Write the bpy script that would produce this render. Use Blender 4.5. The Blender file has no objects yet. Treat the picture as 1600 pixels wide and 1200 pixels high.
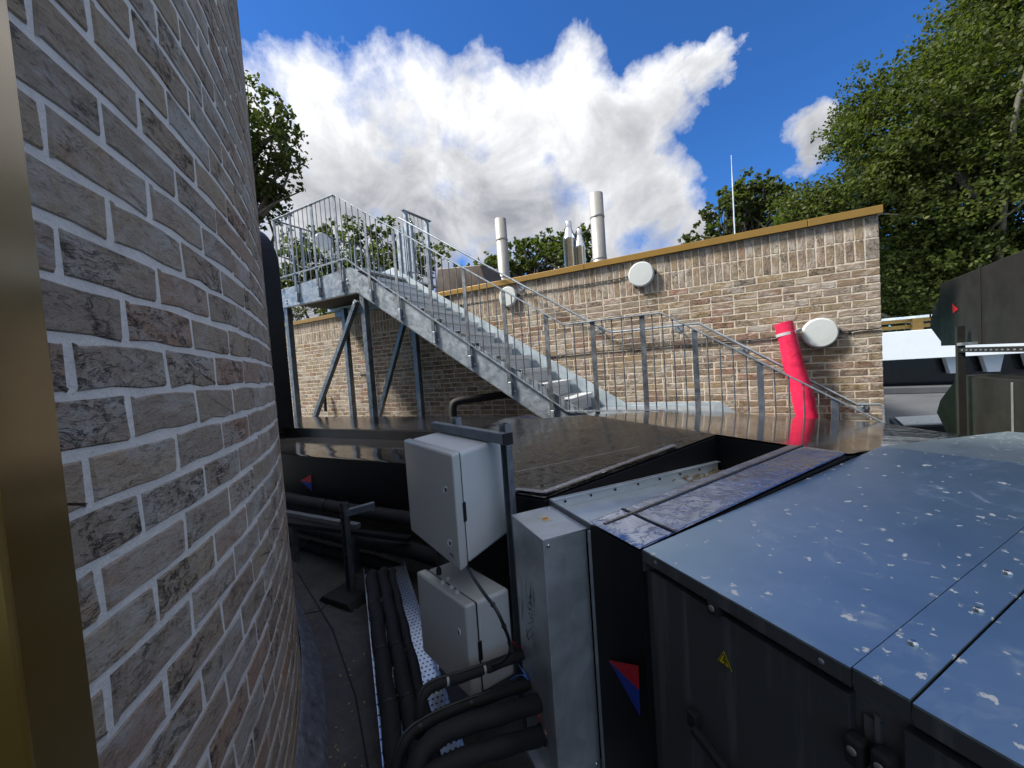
import bpy, bmesh, math, random
import numpy as np
from mathutils import Vector, Matrix, Euler
random.seed(7); rng = np.random.default_rng(11)
sc = bpy.context.scene
COL = sc.collection
PI = math.pi
# ------------------------------------------------------------------ camera
# world: x along the brick wall, y towards it, z up; the lens is at the origin, the roof floor at FLOOR
FLOOR = -1.42
RM = np.array([[0.87710976, -0.04230143, -0.47842351],
               [0.47505657, -0.07023924, 0.87714748],
               [-0.0707087, -0.99663285, -0.04151195]])
cam_d = bpy.data.cameras.new('camera'); cam = bpy.data.objects.new('camera', cam_d); COL.objects.link(cam)
cam_d.sensor_width = 36; cam_d.lens = 13.5; cam_d.clip_start = 0.02; cam_d.clip_end = 2000
M4 = Matrix([[RM[0][0], -RM[0][1], -RM[0][2], 0], [RM[1][0], -RM[1][1], -RM[1][2], 0], [RM[2][0], -RM[2][1], -RM[2][2], 0], [0, 0, 0, 1]])
cam.matrix_world = M4
sc.camera = cam
def ray(px, py): return RM @ np.array([px - 800., py - 600., 600.])
def onZ(px, py, z): d = ray(px, py); return d * (z / d[2])
def onY(px, py, y): d = ray(px, py); return d * (y / d[1])
def onX(px, py, x): d = ray(px, py); return d * (x / d[0])
UU = np.array([.788, -.6157, 0]); VV = np.array([.6157, .788, 0])
def onV(px, py, v): d = ray(px, py); return d * (v / (d @ VV))
def onU(px, py, u): d = ray(px, py); return d * (u / (d @ UU))
def UV(u, v, z): return np.array([u * .788 + v * .6157, -u * .6157 + v * .788, z])
def proj(p):
    v = RM.T @ np.asarray(p, float)
    if v[2] <= 0.05: return None
    return 800 + 600 * v[0] / v[2], 600 + 600 * v[1] / v[2]
# ------------------------------------------------------------------ world, sun, exposure
sc.render.engine = 'CYCLES'
try:
    sc.cycles.use_denoising = True; sc.cycles.max_bounces = 6; sc.cycles.transparent_max_bounces = 8
    sc.cycles.sample_clamp_indirect = 4.0
except Exception: pass
sc.view_settings.view_transform = 'Standard'; sc.view_settings.look = 'None'
sc.view_settings.gamma = 1; sc.view_settings.exposure = 1.55
try: sc.view_settings.use_curve_mapping = False
except Exception: pass
SUN = Vector((-.62, -.30, .80)).normalized()
world = bpy.data.worlds.new('World'); sc.world = world; world.use_nodes = True
nt = world.node_tree; N = nt.nodes; L = nt.links
for n in list(N): N.remove(n)
out = N.new('ShaderNodeOutputWorld'); bg = N.new('ShaderNodeBackground'); L.new(bg.outputs[0], out.inputs[0])
sky = N.new('ShaderNodeTexSky'); sky.sky_type = 'NISHITA'; sky.sun_disc = False
sky.sun_elevation = math.asin(SUN.z); sky.sun_rotation = math.atan2(SUN.x, SUN.y)
sky.air_density = 1.0; sky.dust_density = 0.2; sky.ozone_density = 3.0
def wmath(op, a, b=None, c=None, clamp=False):
    m = N.new('ShaderNodeMath'); m.operation = op; m.use_clamp = clamp
    for i, x in enumerate((a, b, c)):
        if x is None: continue
        if isinstance(x, (int, float)): m.inputs[i].default_value = x
        else: L.new(x, m.inputs[i])
    return m.outputs[0]
def wvec(op, a, b=None, s=None):
    m = N.new('ShaderNodeVectorMath'); m.operation = op
    for i, x in enumerate((a, b)):
        if x is None: continue
        if isinstance(x, (tuple, list, Vector)): m.inputs[i].default_value = tuple(x)
        else: L.new(x, m.inputs[i])
    if s is not None: m.inputs['Scale'].default_value = s
    return m
def wnoise(vec, scale, detail=6, rough=.55, dist=0.):
    n = N.new('ShaderNodeTexNoise'); n.inputs['Scale'].default_value = scale; n.inputs['Detail'].default_value = detail
    n.inputs['Roughness'].default_value = rough; n.inputs['Distortion'].default_value = dist; L.new(vec, n.inputs['Vector']); return n
def wramp(fac, pts):
    r = N.new('ShaderNodeValToRGB'); L.new(fac, r.inputs[0]); e = r.color_ramp.elements
    while len(e) < len(pts): e.new(.5)
    for i, (p, c) in enumerate(pts):
        e[i].position = p; e[i].color = (c[0], c[1], c[2], 1) if isinstance(c, tuple) else (c, c, c, 1)
    return r.outputs[0]
tc = N.new('ShaderNodeTexCoord'); dirv = tc.outputs['Generated']
w1 = wvec('SUBTRACT', wnoise(dirv, 2.6, 3).outputs['Color'], (.5, .5, .5))
w1 = wvec('SCALE', w1.outputs[0], None, .20)
w2 = wvec('SUBTRACT', wnoise(dirv, 9, 5, .62).outputs['Color'], (.5, .5, .5))
w2 = wvec('SCALE', w2.outputs[0], None, .12)
wd = wvec('ADD', wvec('ADD', dirv, w1.outputs[0]).outputs[0], w2.outputs[0])
wd = wvec('NORMALIZE', wd.outputs[0])
# cloud bank: rounded lobes (direction, angular radius in degrees)
lobes = [((420, 275), 9), ((540, 260), 9.5), ((670, 240), 9.5), ((640, 340), 12), ((790, 195), 8), ((810, 310), 11.5),
         ((880, 150), 6), ((930, 360), 8), ((950, 255), 7.5), ((1050, 150), 5.0), ((1125, 128), 2.8), ((1000, 215), 4.5), ((1062, 352), 3.4),
         ((1276, 228), 2.9), ((1030, 390), 5), ((480, 390), 13), ((1010, 310), 5.5), ((930, 190), 6), ((735, 200), 7), ((610, 215), 7), ((850, 200), 7), ((1000, 165), 4.5)]
caps = [(ray(*p), r) for p, r in lobes]
for az, el, r in [(205, 30, 20), (235, 30, 22), (-60, 35, 24), (-35, 58, 18), (-95, 30, 24), (262, 50, 22), (182, 24, 16), (-20, 22, 20), (-75, 62, 20), (8, 42, 16),  # unseen clouds around the view, added to neutralise and lift the ambient light
                  (215, 62, 16), (18, 18, 14), (42, 66, 15), (36, 30, 11), (120, 78, 13), (170, 64, 13), (-10, 78, 14)]:
    a, e = math.radians(az), math.radians(el)
    caps.append((np.array([math.cos(a) * math.cos(e), math.sin(a) * math.cos(e), math.sin(e)]), r))
acc = None
for c, r in caps:
    c = c / np.linalg.norm(c)
    cr = math.cos(math.radians(r))
    dt = wvec('DOT_PRODUCT', wd.outputs[0], tuple(c)).outputs['Value']
    m = wmath('MULTIPLY', wmath('SUBTRACT', dt, cr), 1 / (1 - cr))
    m = wmath('MAXIMUM', m, -1.0)
    acc = m if acc is None else wmath('SMOOTH_MAX', acc, m, .2)
fb = wnoise(dirv, 6.5, 9, .6, .3).outputs['Fac']
dens = wmath('ADD', acc, wmath('MULTIPLY', wmath('SUBTRACT', fb, .5), 2.5))
alpha = wramp(wmath('ADD', wmath('MULTIPLY', dens, .5), .5, None, True), [(.50, 0.), (.60, .30), (.84, 1.)])
shn = wnoise(wvec('ADD', dirv, (0, 0, .13)).outputs[0], 5.0, 7, .6, .5).outputs['Fac']
thick = wmath('MULTIPLY', dens, .38, None, True)
sepz = N.new('ShaderNodeSeparateXYZ'); L.new(dirv, sepz.inputs[0])
lowg = wmath('MULTIPLY', wmath('SUBTRACT', .60, sepz.outputs[2], None, True), 2.3)
shade = wmath('ADD', wmath('ADD', wmath('MULTIPLY', thick, .62), wmath('MULTIPLY', lowg, .55)), wmath('MULTIPLY', wmath('SUBTRACT', shn, .5), 1.5))
ccol = wramp(shade, [(.08, (.40, .402, .405)), (.36, (.27, .275, .285)), (.80, (.125, .13, .145))])
skys = wvec('MULTIPLY', sky.outputs[0], (.0145, .033, .057))
mx = N.new('ShaderNodeMixRGB'); L.new(alpha, mx.inputs[0]); L.new(skys.outputs[0], mx.inputs[1]); L.new(ccol, mx.inputs[2])
L.new(mx.outputs[0], bg.inputs[0]); bg.inputs[1].default_value = 1.0
sd = bpy.data.lights.new('sun', 'SUN'); sd.energy = 3.8; sd.angle = math.radians(10); sd.color = (1, .95, .87)
so = bpy.data.objects.new('sun', sd); COL.objects.link(so)
so.rotation_euler = SUN.to_track_quat('Z', 'Y').to_euler(); so.location = (-6, -4, 9)

# ------------------------------------------------------------------ mesh helpers
OFF = {}
class MB:
    def __init__(s): s.v = []; s.f = []; s.s = []
    def add(s, vs, fs, smooth=False):
        b = len(s.v); s.v += [tuple(map(float, p)) for p in vs]
        for f in fs: s.f.append(tuple(b + i for i in f)); s.s.append(smooth)
        return s
    def hexa(s, p):   # 4 bottom (ccw seen from above) then 4 top
        return s.add(p, [(3, 2, 1, 0), (4, 5, 6, 7), (0, 1, 5, 4), (1, 2, 6, 5), (2, 3, 7, 6), (3, 0, 4, 7)])
    def box(s, x0, x1, y0, y1, z0, z1, F=None):
        if x0 > x1: x0, x1 = x1, x0
        if y0 > y1: y0, y1 = y1, y0
        if z0 > z1: z0, z1 = z1, z0
        p = [(x0, y0, z0), (x1, y0, z0), (x1, y1, z0), (x0, y1, z0), (x0, y0, z1), (x1, y0, z1), (x1, y1, z1), (x0, y1, z1)]
        return s.hexa([F(*q) for q in p] if F else p)
    def prism(s, poly, vec):
        n = len(poly); a = [np.array(p, float) for p in poly]; b = [p + np.array(vec, float) for p in a]
        nn = np.zeros(3)
        for i in range(n): nn += np.cross(a[i], a[(i + 1) % n])
        if nn @ np.array(vec, float) > 0: a.reverse(); b.reverse()
        fs = [tuple(range(n)), tuple(range(2 * n - 1, n - 1, -1))] + [(j, i, n + i, n + j) for i in range(n) for j in [(i + 1) % n]]
        return s.add(a + b, fs)
    def tube(s, path, r, n=10, caps=True, smooth=True):
        P = [np.array(p, float) for p in path]; rs = r if isinstance(r, (list, tuple)) else [r] * len(P)
        prev = None; vs = []
        for i, p in enumerate(P):
            t = (P[min(i + 1, len(P) - 1)] - P[max(i - 1, 0)]); t /= (np.linalg.norm(t) + 1e-9)
            if prev is None:
                a = np.array([0, 0, 1.]) if abs(t[2]) < .9 else np.array([1., 0, 0])
                x = np.cross(t, a)
            else: x = prev - t * (prev @ t)
            x /= np.linalg.norm(x); y = np.cross(t, x); prev = x
            for k in range(n):
                an = 2 * PI * k / n; vs.append(p + rs[i] * (math.cos(an) * x + math.sin(an) * y))
        fs = [(i * n + k, i * n + (k + 1) % n, (i + 1) * n + (k + 1) % n, (i + 1) * n + k) for i in range(len(P) - 1) for k in range(n)]
        s.add(vs, fs, smooth)
        if caps:
            s.add(vs[:n], [tuple(range(n - 1, -1, -1))]); s.add(vs[-n:], [tuple(range(n))])
        return s
    def bar(s, a, b, w, h, up=(0, 0, 1)):
        a = np.array(a, float); b = np.array(b, float); t = b - a; t /= np.linalg.norm(t)
        x = np.cross(t, np.array(up, float)); x /= np.linalg.norm(x); y = np.cross(x, t)
        q = [(-.5, -.5), (.5, -.5), (.5, .5), (-.5, .5)]
        va = [a + x * w * i + y * h * j for i, j in q]; vb = [b + x * w * i + y * h * j for i, j in q]
        return s.add(va + vb, [(0, 1, 2, 3), (7, 6, 5, 4), (0, 4, 5, 1), (1, 5, 6, 2), (2, 6, 7, 3), (3, 7, 4, 0)])
    def lathe(s, o, axis, prof, n=24, smooth=True):
        o = np.array(o, float); t = np.array(axis, float); t /= np.linalg.norm(t)
        a = np.array([0, 0, 1.]) if abs(t[2]) < .9 else np.array([1., 0, 0])
        x = np.cross(t, a); x /= np.linalg.norm(x); y = np.cross(t, x)
        vs = [o + t * h + r * (math.cos(2 * PI * k / n) * x + math.sin(2 * PI * k / n) * y) for r, h in prof for k in range(n)]
        fs = [(i * n + k, i * n + (k + 1) % n, (i + 1) * n + (k + 1) % n, (i + 1) * n + k) for i in range(len(prof) - 1) for k in range(n)]
        s.add(vs, fs, smooth); s.add(vs[:n], [tuple(range(n - 1, -1, -1))]); s.add(vs[-n:], [tuple(range(n))]); return s
    def build(s, name, mat, parent=None, bevel=0, seg=2, fix=False):
        off = OFF.get(parent.name, (0, 0, 0)) if parent else (0, 0, 0)
        me = bpy.data.meshes.new(name)
        me.from_pydata([(x - off[0], y - off[1], z - off[2]) for x, y, z in s.v], [], s.f)
        me.polygons.foreach_set('use_smooth', s.s)
        if bevel or fix:
            bm = bmesh.new(); bm.from_mesh(me); bmesh.ops.recalc_face_normals(bm, faces=bm.faces)
            if bevel:
                es = [e for e in bm.edges if len(e.link_faces) == 2 and e.calc_face_angle(0) > .6]
                bmesh.ops.bevel(bm, geom=es, offset=bevel, segments=seg, affect='EDGES', clamp_overlap=True, profile=.5)
            bm.to_mesh(me); bm.free()
        me.materials.append(mat)
        o = bpy.data.objects.new(name, me); COL.objects.link(o)
        if parent: o.parent = parent; OFF[o.name] = off
        else: OFF[o.name] = (0, 0, 0)
        return o
def thing(name, label, cat, loc=(0, 0, 0), group=None):
    o = bpy.data.objects.new(name, None); COL.objects.link(o); o.location = tuple(map(float, loc)); OFF[o.name] = tuple(map(float, loc))
    o.empty_display_size = .1; return tag(o, label, cat, group)
def tag(o, label, cat, group=None):
    o['label'] = label; o['category'] = cat
    if group: o['group'] = group
    return o
def struct(o): o['kind'] = 'structure'; return o
def stuff(o): o['kind'] = 'stuff'; return o

# ------------------------------------------------------------------ materials
class NT:
    def __init__(s, name):
        s.m = bpy.data.materials.new(name); s.m.use_nodes = True; s.t = s.m.node_tree; s.n = s.t.nodes; s.l = s.t.links
        s.b = s.n['Principled BSDF']; s.tc = s.n.new('ShaderNodeTexCoord'); s.obj = s.tc.outputs['Object']
    def put(s, x, sock):
        if isinstance(x, (int, float)): sock.default_value = x
        elif isinstance(x, tuple): sock.default_value = x if len(x) == len(sock.default_value) else (*x, 1)
        else: s.l.new(x, sock)
    def math(s, op, a, b=None, c=None, clamp=False):
        m = s.n.new('ShaderNodeMath'); m.operation = op; m.use_clamp = clamp
        for i, x in enumerate((a, b, c)):
            if x is not None: s.put(x, m.inputs[i])
        return m.outputs[0]
    def vec(s, op, a, b=None, sc_=None):
        m = s.n.new('ShaderNodeVectorMath'); m.operation = op
        s.put(a, m.inputs[0])
        if b is not None: s.put(b, m.inputs[1])
        if sc_ is not None: s.put(sc_, m.inputs['Scale'])
        return m.outputs[0]
    def noise(s, scale, detail=4, rough=.55, dist=0., vec=None, kind=None, out='Fac'):
        n = s.n.new('ShaderNodeTexNoise')
        if kind: n.noise_type = kind
        n.inputs['Scale'].default_value = scale; n.inputs['Detail'].default_value = detail; n.inputs['Roughness'].default_value = rough
        n.inputs['Distortion'].default_value = dist; s.l.new(vec if vec is not None else s.obj, n.inputs['Vector']); return n.outputs[out]
    def voro(s, scale, vec=None, out='Distance', rand=1.):
        n = s.n.new('ShaderNodeTexVoronoi'); n.inputs['Scale'].default_value = scale; n.inputs['Randomness'].default_value = rand
        s.l.new(vec if vec is not None else s.obj, n.inputs['Vector']); return n.outputs[out]
    def ramp(s, fac, pts):
        r = s.n.new('ShaderNodeValToRGB'); s.l.new(fac, r.inputs[0]); e = r.color_ramp.elements
        while len(e) < len(pts): e.new(.5)
        for i, (p, c) in enumerate(pts):
            e[i].position = p; e[i].color = (c, c, c, 1) if isinstance(c, (int, float)) else (*c, 1)
        return r.outputs[0]
    def mix(s, f, a, b, mode='MIX'):
        m = s.n.new('ShaderNodeMixRGB'); m.blend_type = mode; s.put(f, m.inputs[0]); s.put(a, m.inputs[1]); s.put(b, m.inputs[2]); return m.outputs[0]
    def scale(s, vec, x, y, z):
        m = s.n.new('ShaderNodeMapping'); m.inputs['Scale'].default_value = (x, y, z); s.l.new(vec, m.inputs[0]); return m.outputs[0]
    def bump(s, h, dist, strength=1., prev=None):
        b = s.n.new('ShaderNodeBump'); b.inputs['Distance'].default_value = dist; b.inputs['Strength'].default_value = strength
        s.l.new(h, b.inputs['Height'])
        if prev is not None: s.l.new(prev, b.inputs['Normal'])
        s.l.new(b.outputs[0], s.b.inputs['Normal']); return b.outputs[0]
    def set(s, **k):
        for a, x in k.items():
            nm = {'color': 'Base Color', 'rough': 'Roughness', 'metal': 'Metallic', 'spec': 'Specular IOR Level', 'coat': 'Coat Weight', 'coatr': 'Coat Roughness', 'alpha': 'Alpha'}[a]
            s.put(x, s.b.inputs[nm])
        return s
def rnd_id(t):   # one random number per object and per loose piece
    oi = t.n.new('ShaderNodeObjectInfo'); g = t.n.new('ShaderNodeNewGeometry')
    return t.math('FRACT', t.math('ADD', oi.outputs['Random'], t.math('MULTIPLY', g.outputs['Random Per Island'], 7.31)))
def brick_mat(name, cols, crease=1., vertical=False, ef=.5):
    t = NT(name); r = rnd_id(t)
    comb = t.n.new('ShaderNodeCombineXYZ'); t.put(t.math('MULTIPLY', r, 37.), comb.inputs[0]); t.put(t.math('MULTIPLY', r, 91.), comb.inputs[1]); t.put(t.math('MULTIPLY', r, 53.), comb.inputs[2])
    P = t.vec('ADD', t.obj, comb.outputs[0])
    st = t.scale(P, 1.0, 1.0, 1.0) if vertical else t.scale(P, .62, .8, 1.25)
    if vertical: st = t.scale(P, 1.25, .8, .62)
    r2 = t.math('FRACT', t.math('MULTIPLY', r, 13.7)); r3 = t.math('FRACT', t.math('MULTIPLY', r, 29.3))
    base = t.ramp(r, [(i / (len(cols) - 1), c) for i, c in enumerate(cols)])
    blot = t.noise(9, 4, .6, .4, P)
    base = t.mix(t.ramp(blot, [(.35, 0.), (.7, .55)]), base, t.mix(.5, base, (.36, .30, .25)))
    fine = t.noise(160, 3, .6, 0, P)
    base = t.mix(t.ramp(fine, [(.3, .22), (.7, 0.)]), base, (.06, .05, .045))
    # folded creases and blotches, darkened in the colour, in patches
    c1 = t.noise(15, 5, .7, .9, st); c1 = t.math('ABSOLUTE', t.math('SUBTRACT', c1, .5))
    line = t.ramp(c1, [(.0, 1.), (.02, .55), (.07, 0.)])
    seg = t.ramp(t.noise(46, 3, .6, .5, P), [(.44, 0.), (.56, 1.)]); line = t.math('MULTIPLY', line, seg)
    patch = t.ramp(t.math('ADD', t.noise(8, 3, .6, .6, P), t.math('MULTIPLY', t.math('SUBTRACT', r3, .5), .22)), [(.48, 0.), (.66, 1.)])
    crk = t.math('MULTIPLY', line, patch)
    c2 = t.noise(42, 6, .8, .3, st); dark_blot = t.math('MULTIPLY', t.ramp(c2, [(.46, 0.), (.60, 1.)]), patch)
    base = t.mix(t.math('MULTIPLY', dark_blot, .30 * crease), base, (.055, .05, .052))
    base = t.mix(t.math('MULTIPLY', crk, .75 * crease, None, True), base, (.018, .016, .017))
    eff = t.math('MULTIPLY', t.ramp(t.math('ADD', t.noise(13, 6, .7, .6, st), t.math('MULTIPLY', r2, .16)), [(.54, 0.), (.74, 1.)]), ef)
    base = t.mix(eff, base, (.48, .45, .41))
    t.set(color=base, rough=.93, spec=.2)
    pit = t.ramp(t.noise(60, 4, .7, 1.2, st), [(.56, 0.), (.66, 1.)]); pitm = t.math('MULTIPLY', pit, t.math('ADD', .25, t.math('MULTIPLY', patch, .75)))
    base = t.mix(t.math('MULTIPLY', pitm, .6 * crease), base, (.035, .03, .03)); t.set(color=base)
    h = t.math('ADD', t.math('SUBTRACT', t.math('MULTIPLY', c2, .9), t.math('MULTIPLY', pitm, .7)), t.math('SUBTRACT', t.math('MULTIPLY', fine, .16), t.math('MULTIPLY', crk, .95)))
    h = t.math('ADD', h, t.math('MULTIPLY', t.noise(20, 3, .5, .8, st), .9))
    t.bump(h, .0075 if crease > .9 else .006, 1.)
    return t.m
M = {}
M['tower_brick'] = brick_mat('tower_brick', [(.42, .325, .24), (.46, .345, .24), (.39, .32, .25), (.50, .385, .265), (.38, .31, .245), (.48, .31, .22), (.44, .365, .285)], 1., ef=.85)
M['wall_brick'] = brick_mat('wall_brick', [(00.209, 00.143, 00.081), (00.286, 00.209, 00.112), (00.170, 00.116, 00.077), (00.239, 00.186, 00.120), (00.193, 00.135, 00.089), (00.232, 00.120, 00.074), (00.224, 00.193, 00.151), (00.263, 00.193, 00.104)], .95, ef=.55)
M['soldier_brick'] = brick_mat('soldier_brick', [(00.224, 00.158, 00.100), (00.293, 00.224, 00.132), (00.186, 00.135, 00.097), (00.255, 00.209, 00.147), (00.216, 00.162, 00.116), (00.247, 00.155, 00.100), (00.224, 00.201, 00.167)], .95, True, ef=.6)
def mortar(name, c):
    t = NT(name); n = t.noise(14, 5, .6); f = t.noise(150, 4, .7)
    t.set(color=t.mix(t.ramp(n, [(.3, 0.), (.7, .5)]), c, tuple(x * .72 for x in c)), rough=.95, spec=.15)
    t.bump(t.math('ADD', t.math('MULTIPLY', n, 1.2), t.math('ADD', t.math('MULTIPLY', f, .5), t.math('MULTIPLY', t.noise(50, 3, .6), .7))), .006, 1.); return t.m
M['tower_mortar'] = mortar('tower_mortar', (.72, .69, .65)); M['wall_mortar'] = mortar('wall_mortar', (.52, .455, .37))
def simple(name, c, rough=.5, metal=0., var=.15, bump=0., bs=60, spec=.5, coat=0., scale=6, rv=.1):
    t = NT(name); n = t.noise(scale, 5, .6)
    t.set(color=t.mix(t.ramp(n, [(.3, 0.), (.7, 1.)]), tuple(x * (1 - var) for x in c), tuple(min(1, x * (1 + var)) for x in c)),
          rough=t.math('ADD', t.math('MULTIPLY', t.math('SUBTRACT', t.noise(scale * 2.3, 4), .5), rv * 2), rough), metal=metal, spec=spec)
    if coat: t.set(coat=coat, coatr=.05)
    if bump: t.bump(t.noise(bs, 4, .6), bump, .7)
    return t.m
def galv(name, a, b, rough=.42, metal=.75, scale=22):
    t = NT(name); v = t.voro(scale * 1.6, out='Color'); n = t.noise(scale * .35, 6, .65, .6)
    sp = t.n.new('ShaderNodeSeparateColor'); t.l.new(v, sp.inputs[0])
    f = t.math('ADD', t.math('MULTIPLY', sp.outputs[0], .25), t.ramp(n, [(.34, 0.), (.66, .9)]), None, True)
    t.set(color=t.mix(f, a, b), rough=t.math('ADD', t.math('MULTIPLY', f, .22), rough - .1), metal=metal)
    t.bump(n, .0015, .35); return t.m
M['galv'] = galv('galvanised', (.19, .22, .25), (.32, .36, .40), .45, .65, 34)
M['galv_dark'] = galv('galvanised_weathered', (.10, .112, .125), (.20, .218, .238))
M['galv_box'] = galv('galvanised_sheet', (.30, .34, .37), (.60, .64, .67), .40, .5, 9)
M['galv_pale'] = galv('galvanised_bright', (.50, .56, .60), (.66, .72, .75), .40, .5, 12)
M['galv_mid'] = galv('galvanised_inner', (.28, .34, .38), (.38, .44, .48), .45, .3, 12)
M['bronze'] = simple('bronze_paint', (.22, .135, .028), .22, .5, .06, scale=3)
M['coping'] = simple('coping_bronze', (.24, .14, .028), .42, .25, .08, scale=3)
def foil(name, base, rough, wr, axis_scale=(1, 1, 1), sp=.6):
    t = NT(name)
    P = t.scale(t.obj, *axis_scale)
    big = t.noise(2.2, 3, .5, .8, P); mid = t.noise(9, 5, .6, 1.2, P); cr = t.noise(11, 4, .6, 1.0, P)
    cr = t.math('ABSOLUTE', t.math('SUBTRACT', cr, .5)); crl = t.ramp(cr, [(0., 1.), (.03, .3), (.09, 0.)])
    dirt = t.noise(5, 6, .7)
    t.set(color=t.mix(t.ramp(dirt, [(.45, 0.), (.75, .35)]), base, (.024, .023, .022)), rough=t.math('ADD', t.ramp(dirt, [(.4, 0.), (.8, .10)]), rough), spec=sp)
    h = t.math('ADD', t.math('ADD', t.math('MULTIPLY', big, 1.6), t.math('MULTIPLY', mid, .55)), t.math('MULTIPLY', crl, .22))
    nb = t.bump(h, .006 * wr, 1.)
    return t.m
M['foil'] = foil('black_foil', (.012, .012, .014), .10, .16)
M['foil_wrinkled'] = foil('black_foil_wrinkled', (.008, .008, .010), .04, .26, (1.4, 1.4, 1.4), .24)
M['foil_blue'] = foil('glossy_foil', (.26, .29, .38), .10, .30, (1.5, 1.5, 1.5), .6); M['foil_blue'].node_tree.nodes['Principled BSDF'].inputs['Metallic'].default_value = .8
M['foil_far'] = foil('black_foil_creased', (.012, .012, .013), .045, .07, (1, 1, 1), .8)
M['satin'] = simple('black_satin_cladding', (.014, .013, .012), .42, 0, .3, .002, 8, spec=.3, scale=5)
M['black'] = simple('black_cladding', (.009, .009, .010), .42, 0, .2, scale=3, spec=.2)
M['rubber'] = simple('black_rubber', (.018, .018, .019), .72, 0, .15, .001, 90, spec=.3)
M['cable'] = simple('black_cable', (.015, .015, .016), .4, 0, .1)
M['tie'] = simple('pale_tie', (.35, .37, .38), .35, 0, .1)
M['charcoal'] = None
t = NT('unit_door_paint')   # dark powder coat with run marks
st = t.scale(t.obj, 22, 22, 1.2); n = t.noise(1.0, 5, .65, .2, st); d = t.noise(60, 3, .7); sp = t.voro(26)
c = t.mix(t.ramp(n, [(.52, 0.), (.70, .55)]), (.055, .058, .060), (.17, .175, .18))
c = t.mix(t.ramp(sp, [(.0, .5), (.035, 0.)]), c, (.4, .4, .4))
t.set(color=c, rough=.42, spec=.45); t.bump(d, .0006, .4); M['charcoal'] = t.m
M['frame_grey'] = simple('unit_frame_grey', (.15, .155, .16), .42, .2, .2, scale=9)
# weathered lid with bird marks
t = NT('unit_lid_metal')
n = t.noise(2.2, 6, .65, .5); n2 = t.noise(11, 6, .7, 1.2)
c = t.mix(t.ramp(n, [(.35, 0.), (.68, 1.)]), (.33, .44, .49), (.44, .54, .58))
dw = t.vec('ADD', t.obj, t.vec('SCALE', t.vec('SUBTRACT', t.noise(38, 5, .75, 0, None, None, 'Color'), (.5, .5, .5)), None, .05))
def spots(scale, lo, hi, thr, vs):
    v = t.n.new('ShaderNodeTexVoronoi'); v.inputs['Scale'].default_value = scale; t.l.new(dw, v.inputs['Vector'])
    sep = t.n.new('ShaderNodeSeparateColor'); t.l.new(v.outputs['Color'], sep.inputs[0])
    rad = t.math('MULTIPLY', t.math('SUBTRACT', sep.outputs[0], thr, None, True), vs)
    return t.math('MULTIPLY', t.math('LESS_THAN', v.outputs['Distance'], rad), 1.)
s1 = spots(11, 0, 0, .35, .15); s2 = spots(34, 0, 0, .20, .28); s3 = spots(4.2, 0, 0, .72, .22)
smear = t.math('MULTIPLY', t.math('MULTIPLY', t.ramp(n2, [(.52, 0.), (.74, 1.)]), t.ramp(n, [(.42, 0.), (.62, 1.)])), .42)
c = t.mix(smear, c, (.75, .76, .76))
allsp = t.math('MAXIMUM', t.math('MAXIMUM', s1, s2), s3)
c = t.mix(t.math('MULTIPLY', allsp, .9), c, (.80, .78, .72))
t.set(color=c, metal=t.math('SUBTRACT', .85, t.math('MULTIPLY', t.math('MAXIMUM', allsp, smear), .85)), rough=t.math('ADD', .36, t.math('MULTIPLY', t.math('MAXIMUM', allsp, smear), .4)))
t.bump(t.math('ADD', t.math('MULTIPLY', allsp, .6), n2), .0008, .5); M['lid'] = t.m
M['enclosure'] = simple('grey_enclosure', (.50, .52, .515), .15, 0, .03, .0004, 140, scale=3, rv=.04)
M['enclosure_side'] = simple('grey_enclosure_side', (.58, .605, .61), .38, 0, .04, .0006, 160, scale=4, rv=.04)
M['white'] = simple('white_plastic', (.50, .51, .51), .35, 0, .03)
M['glass_white'] = simple('lamp_diffuser', (.47, .50, .495), .3, 0, .03)
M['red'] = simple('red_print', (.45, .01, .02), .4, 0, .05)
M['blue'] = simple('blue_print', (.01, .035, .28), .4, 0, .05)
M['yellow'] = simple('yellow_print', (.62, .50, .02), .4, 0, .05)
M['ink'] = simple('black_print', (.01, .01, .01), .5, 0, .05)
M['redtarp'] = simple('red_sheet', (.50, .010, .052), .38, 0, .22, .012, 9, scale=12)
M['tape'] = simple('silver_tape', (.5, .5, .52), .35, .4, .1)
M['steel_dull'] = simple('dull_steel', (.25, .245, .235), .5, .35, .12, scale=4)
t = NT('bright_steel'); n = t.noise(3, 3, .5, 0, t.scale(t.obj, 1, 1, 14))
t.set(color=t.mix(n, (.55, .57, .6), (.72, .74, .76)), rough=.22, metal=1.); M['steel_bright'] = t.m
M['copper'] = simple('copper', (.5, .19, .1), .35, .9, .1)
M['redwire'] = simple('red_wire', (.5, .02, .03), .4, 0, .05); M['bluewire'] = simple('blue_wire', (.05, .18, .6), .4, 0, .05)
t = NT('perforated_steel')
sx = t.n.new('ShaderNodeSeparateXYZ'); rot = t.n.new('ShaderNodeMapping'); rot.inputs['Rotation'].default_value = (0, 0, math.atan2(.6157, .788)); t.l.new(t.obj, rot.inputs[0]); t.l.new(rot.outputs[0], sx.inputs[0])
gu = t.math('ABSOLUTE', t.math('SUBTRACT', t.math('FRACT', t.math('MULTIPLY', sx.outputs[0], 38.)), .5))
row = t.math('MULTIPLY', t.math('FRACT', t.math('MULTIPLY', t.math('FLOOR', t.math('MULTIPLY', sx.outputs[0], 38.)), .5)), 1.)
gv = t.math('ABSOLUTE', t.math('SUBTRACT', t.math('FRACT', t.math('ADD', t.math('MULTIPLY', sx.outputs[1], 52.), row)), .5))
hole = t.math('MULTIPLY', t.math('LESS_THAN', gu, .17), t.math('LESS_THAN', gv, .24))
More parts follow.
